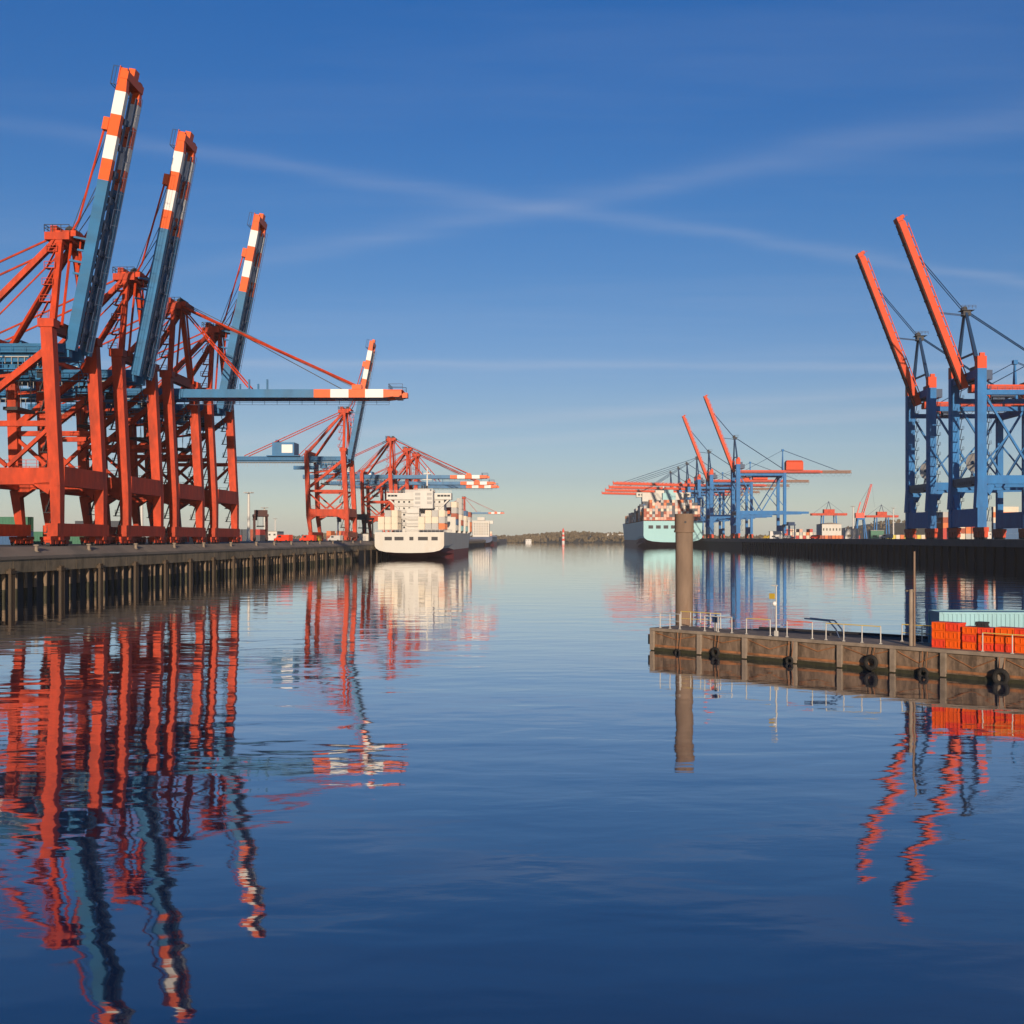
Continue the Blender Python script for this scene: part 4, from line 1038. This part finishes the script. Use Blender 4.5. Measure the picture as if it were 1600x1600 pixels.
for i in range(2):
    for k in range(3):
        crate(21.55 + i * .86, 1.1, k * .5, .82, .9, .5, 'crater' if (i + k) % 3 == 0 else 'crate', ("deep red" if (i + k) % 3 == 0 else "orange") + " crate in the taller left end of the crate stack", "crates at the left end of the stack")
for i in range(2):
    for k in range(3):
        crate(23.42 + i * .9, 1.15, k * .44, .86, .9, .44, 'crater' if (i + k) % 2 else 'crate', ("deep red" if (i + k) % 2 else "orange") + " crate in the middle of the crate stack under the black box", "crates in the middle of the stack")
for i in range(6):
    for k in range(3):
        crate(25.42 + i * 1.12, 1.25, k * .46, 1.08, .9, .46, 'crate' if (i * 2 + k) % 4 else 'crater', ("orange" if (i * 2 + k) % 4 else "deep red") + " crate in the long low stack at the right edge", "crates in the long right stack")
o = crate_mb(.62, .5, .3).build("tool_box", M['dark'], None, pw(24.0, 1.1, PH + 1.325)); o.rotation_euler = (0, 0, rzp); tag(o, "small black box on top of the middle of the crate stack", "box")
o = MB(); o.ball((0, 0, .16), .16, 10, 7, 1.0); o.tube((0, 0, .3), (0, 0, .36), .06, 8); o = o.build("fender_ball", M['dark'], None, pw(27.6, 1.2, PH + 1.38), smooth=True); tag(o, "black ball fender lying on the long orange crate stack", "fender")

# low black barge behind the pontoon with the turquoise container
bA = Vector((13.0, 88.5, 0)); bD = Vector((20.5, -17.5, 0)).normalized(); rzb = math.atan2(bD.y, bD.x)
bg = thing("barge", "low black barge lying behind the pontoon", "barge", bA, rzb)
m = MB(); pr = [(-1.6, .62), (0, .7), (34, .7), (34, -.6), (0, -.6)]
m.poly([(x, y_, z) for y_ in (0, 6.0) for x, z in pr], [(0, 1, 2, 3, 4), (9, 8, 7, 6, 5)] + [(i, (i + 1) % 5, 5 + (i + 1) % 5, 5 + i) for i in range(5)]); m.build("hull", M['black'], bg)
m = MB(); m.box(0, 34, 0, .12, .705, .86); m.box(0, 34, 5.88, 6, .705, .86); m.build("bulwark", M['dark'], bg)
for x in (2.5, 9, 15.5):
    m = MB(); m.tube((x, .5, .7), (x, .5, 1.15), .12, 10); m.tube((x - .25, .5, 1.0), (x + .25, .5, 1.0), .06, 8); m.build("bitt", M['dark'], bg)
o = container_mesh(M['cont_teal'], 12.19, 2.44, 2.59, .14).build("shipping_container", M['cont_teal'])
o.location = (30.85, 74.2, .71); o.rotation_euler = (0, 0, R(88)); tag(o, "turquoise corrugated container behind the orange crates at the right edge", "container")

# brown steel pile standing behind the pontoon's end
t = thing("mooring_dolphin", "thick brown steel mooring pile with a darker collar behind the pontoon's end", "mooring pile", (10.45, 90, 0))
m = MB(); m.tube((0, 0, -2), (0, 0, 8.7), .68, 28); m.build("shaft", M['dolphin'], t, smooth=True)
m = MB(); m.tube((0, 0, 8.6), (0, 0, 9.9), .74, 28); m.tube((0, 0, 8.45), (0, 0, 8.62), .79, 28); c_ = m.build("collar", M['dolcap'], t, smooth=True)
m = MB(); m.tube((0, -.70, 9.25), (0, -.78, 9.25), .09, 10); m.build("eye_bolt", M['dark'], c_)

# ------------------------------------------------------------------ far shore
def hillz(x, y): return max(0, 4 + 9 * math.exp(-((x - 60) / 420) ** 2) * (1 - math.exp(-max(0, y - 2020) / 160)) + 30 * math.exp(-((x - 680) / 110) ** 2) + 3 * math.sin(x * .011) + 2 * math.sin(x * .031 + 1))


m = MB(); nx, ny = 90, 6
pts = []
for j in range(ny):
    for i in range(nx):
        x = -2600 + 5600 * i / (nx - 1); y_ = 2000 + 110 * j
        pts.append((x, y_, -.5 if j == 0 else hillz(x, y_) if j < ny - 1 else -.5))
m.poly(pts, [(j * nx + i, j * nx + i + 1, (j + 1) * nx + i + 1, (j + 1) * nx + i) for j in range(ny - 1) for i in range(nx - 1)])
tag(m.build("hill", M['hill'], smooth=True), kind="structure")
m = MB()
for i in range(3600):
    x = random.uniform(-1500, 1700) if i < 1500 else random.uniform(-420, 420); y_ = random.uniform(2012, 2330); r_ = random.uniform(1.7, 4.2)
    z = hillz(x, y_) * min(1, (y_ - 2000) / 110)
    for k in range(3):
        c = Vector((x + random.uniform(-1, 1) * r_ * .7, y_ + random.uniform(-1, 1) * r_ * .6, z + r_ * (.5 + .45 * k)))
        b0_ = len(m.v); m.ball(c, r_ * random.uniform(.35, .75), 6, 4, random.uniform(.8, 1.4))
        for vi in range(b0_, len(m.v)):
            v = Vector(m.v[vi]); m.v[vi] = tuple(c + (v - c) * random.uniform(.6, 1.35))
tag(m.build("woodland", M['wood']), "bare brown wooded shore across the harbour mouth", "woodland", kind="stuff")

t = thing("beacon_tower", "red and white striped beacon tower on the far shore", "beacon", (22.2, 1990, 0))
m = MB()
for k in range(6):
    m.mi = k % 2; m.tube((0, 0, k * 3.6), (0, 0, (k + 1) * 3.6), 2.6 - k * .16, 16, 2.6 - (k + 1) * .16)
m.build("tower", [M['swhite'], M['crater']], t)
m = MB(); m.tube((0, 0, 21.6), (0, 0, 22), 2.6, 16); m.tube((0, 0, 22), (0, 0, 24), 1.2, 12); m.tube((0, 0, 24), (0, 0, 25.4), 1.5, 12, .1); m.build("lantern", M['crater'], t)
for i, (x, y_, w_, lb) in enumerate(((-38, 2006, 10, "tiny white house at the water's edge left of the striped beacon"), (112, 2180, 14, "pale house among trees left of the turquoise ship"), (132, 2120, 16, "pale house low on the wooded shore beside the turquoise ship"))):
    shed(x, y_, w_, 10, 6, hillz(x, y_) * min(1, (y_ - 2000) / 110), M['swhite'], lb)

# ------------------------------------------------------------------ air
hz = bpy.data.materials.new("haze_air"); hz.use_nodes = True
nn, ll = hz.node_tree.nodes, hz.node_tree.links
for x in list(nn):
    if x.type == 'BSDF_PRINCIPLED': nn.remove(x)
pv = nn.new("ShaderNodeVolumePrincipled"); pv.inputs["Color"].default_value = (.93, .93, .95, 1); pv.inputs["Density"].default_value = .00006; pv.inputs["Anisotropy"].default_value = 0.0
ll.new(pv.outputs[0], [x for x in nn if x.type == 'OUTPUT_MATERIAL'][0].inputs["Volume"])
m = MB(); m.box(-9100, 9100, -700, 9100, -4.2, 130)
tag(m.build("haze", hz), kind="stuff")
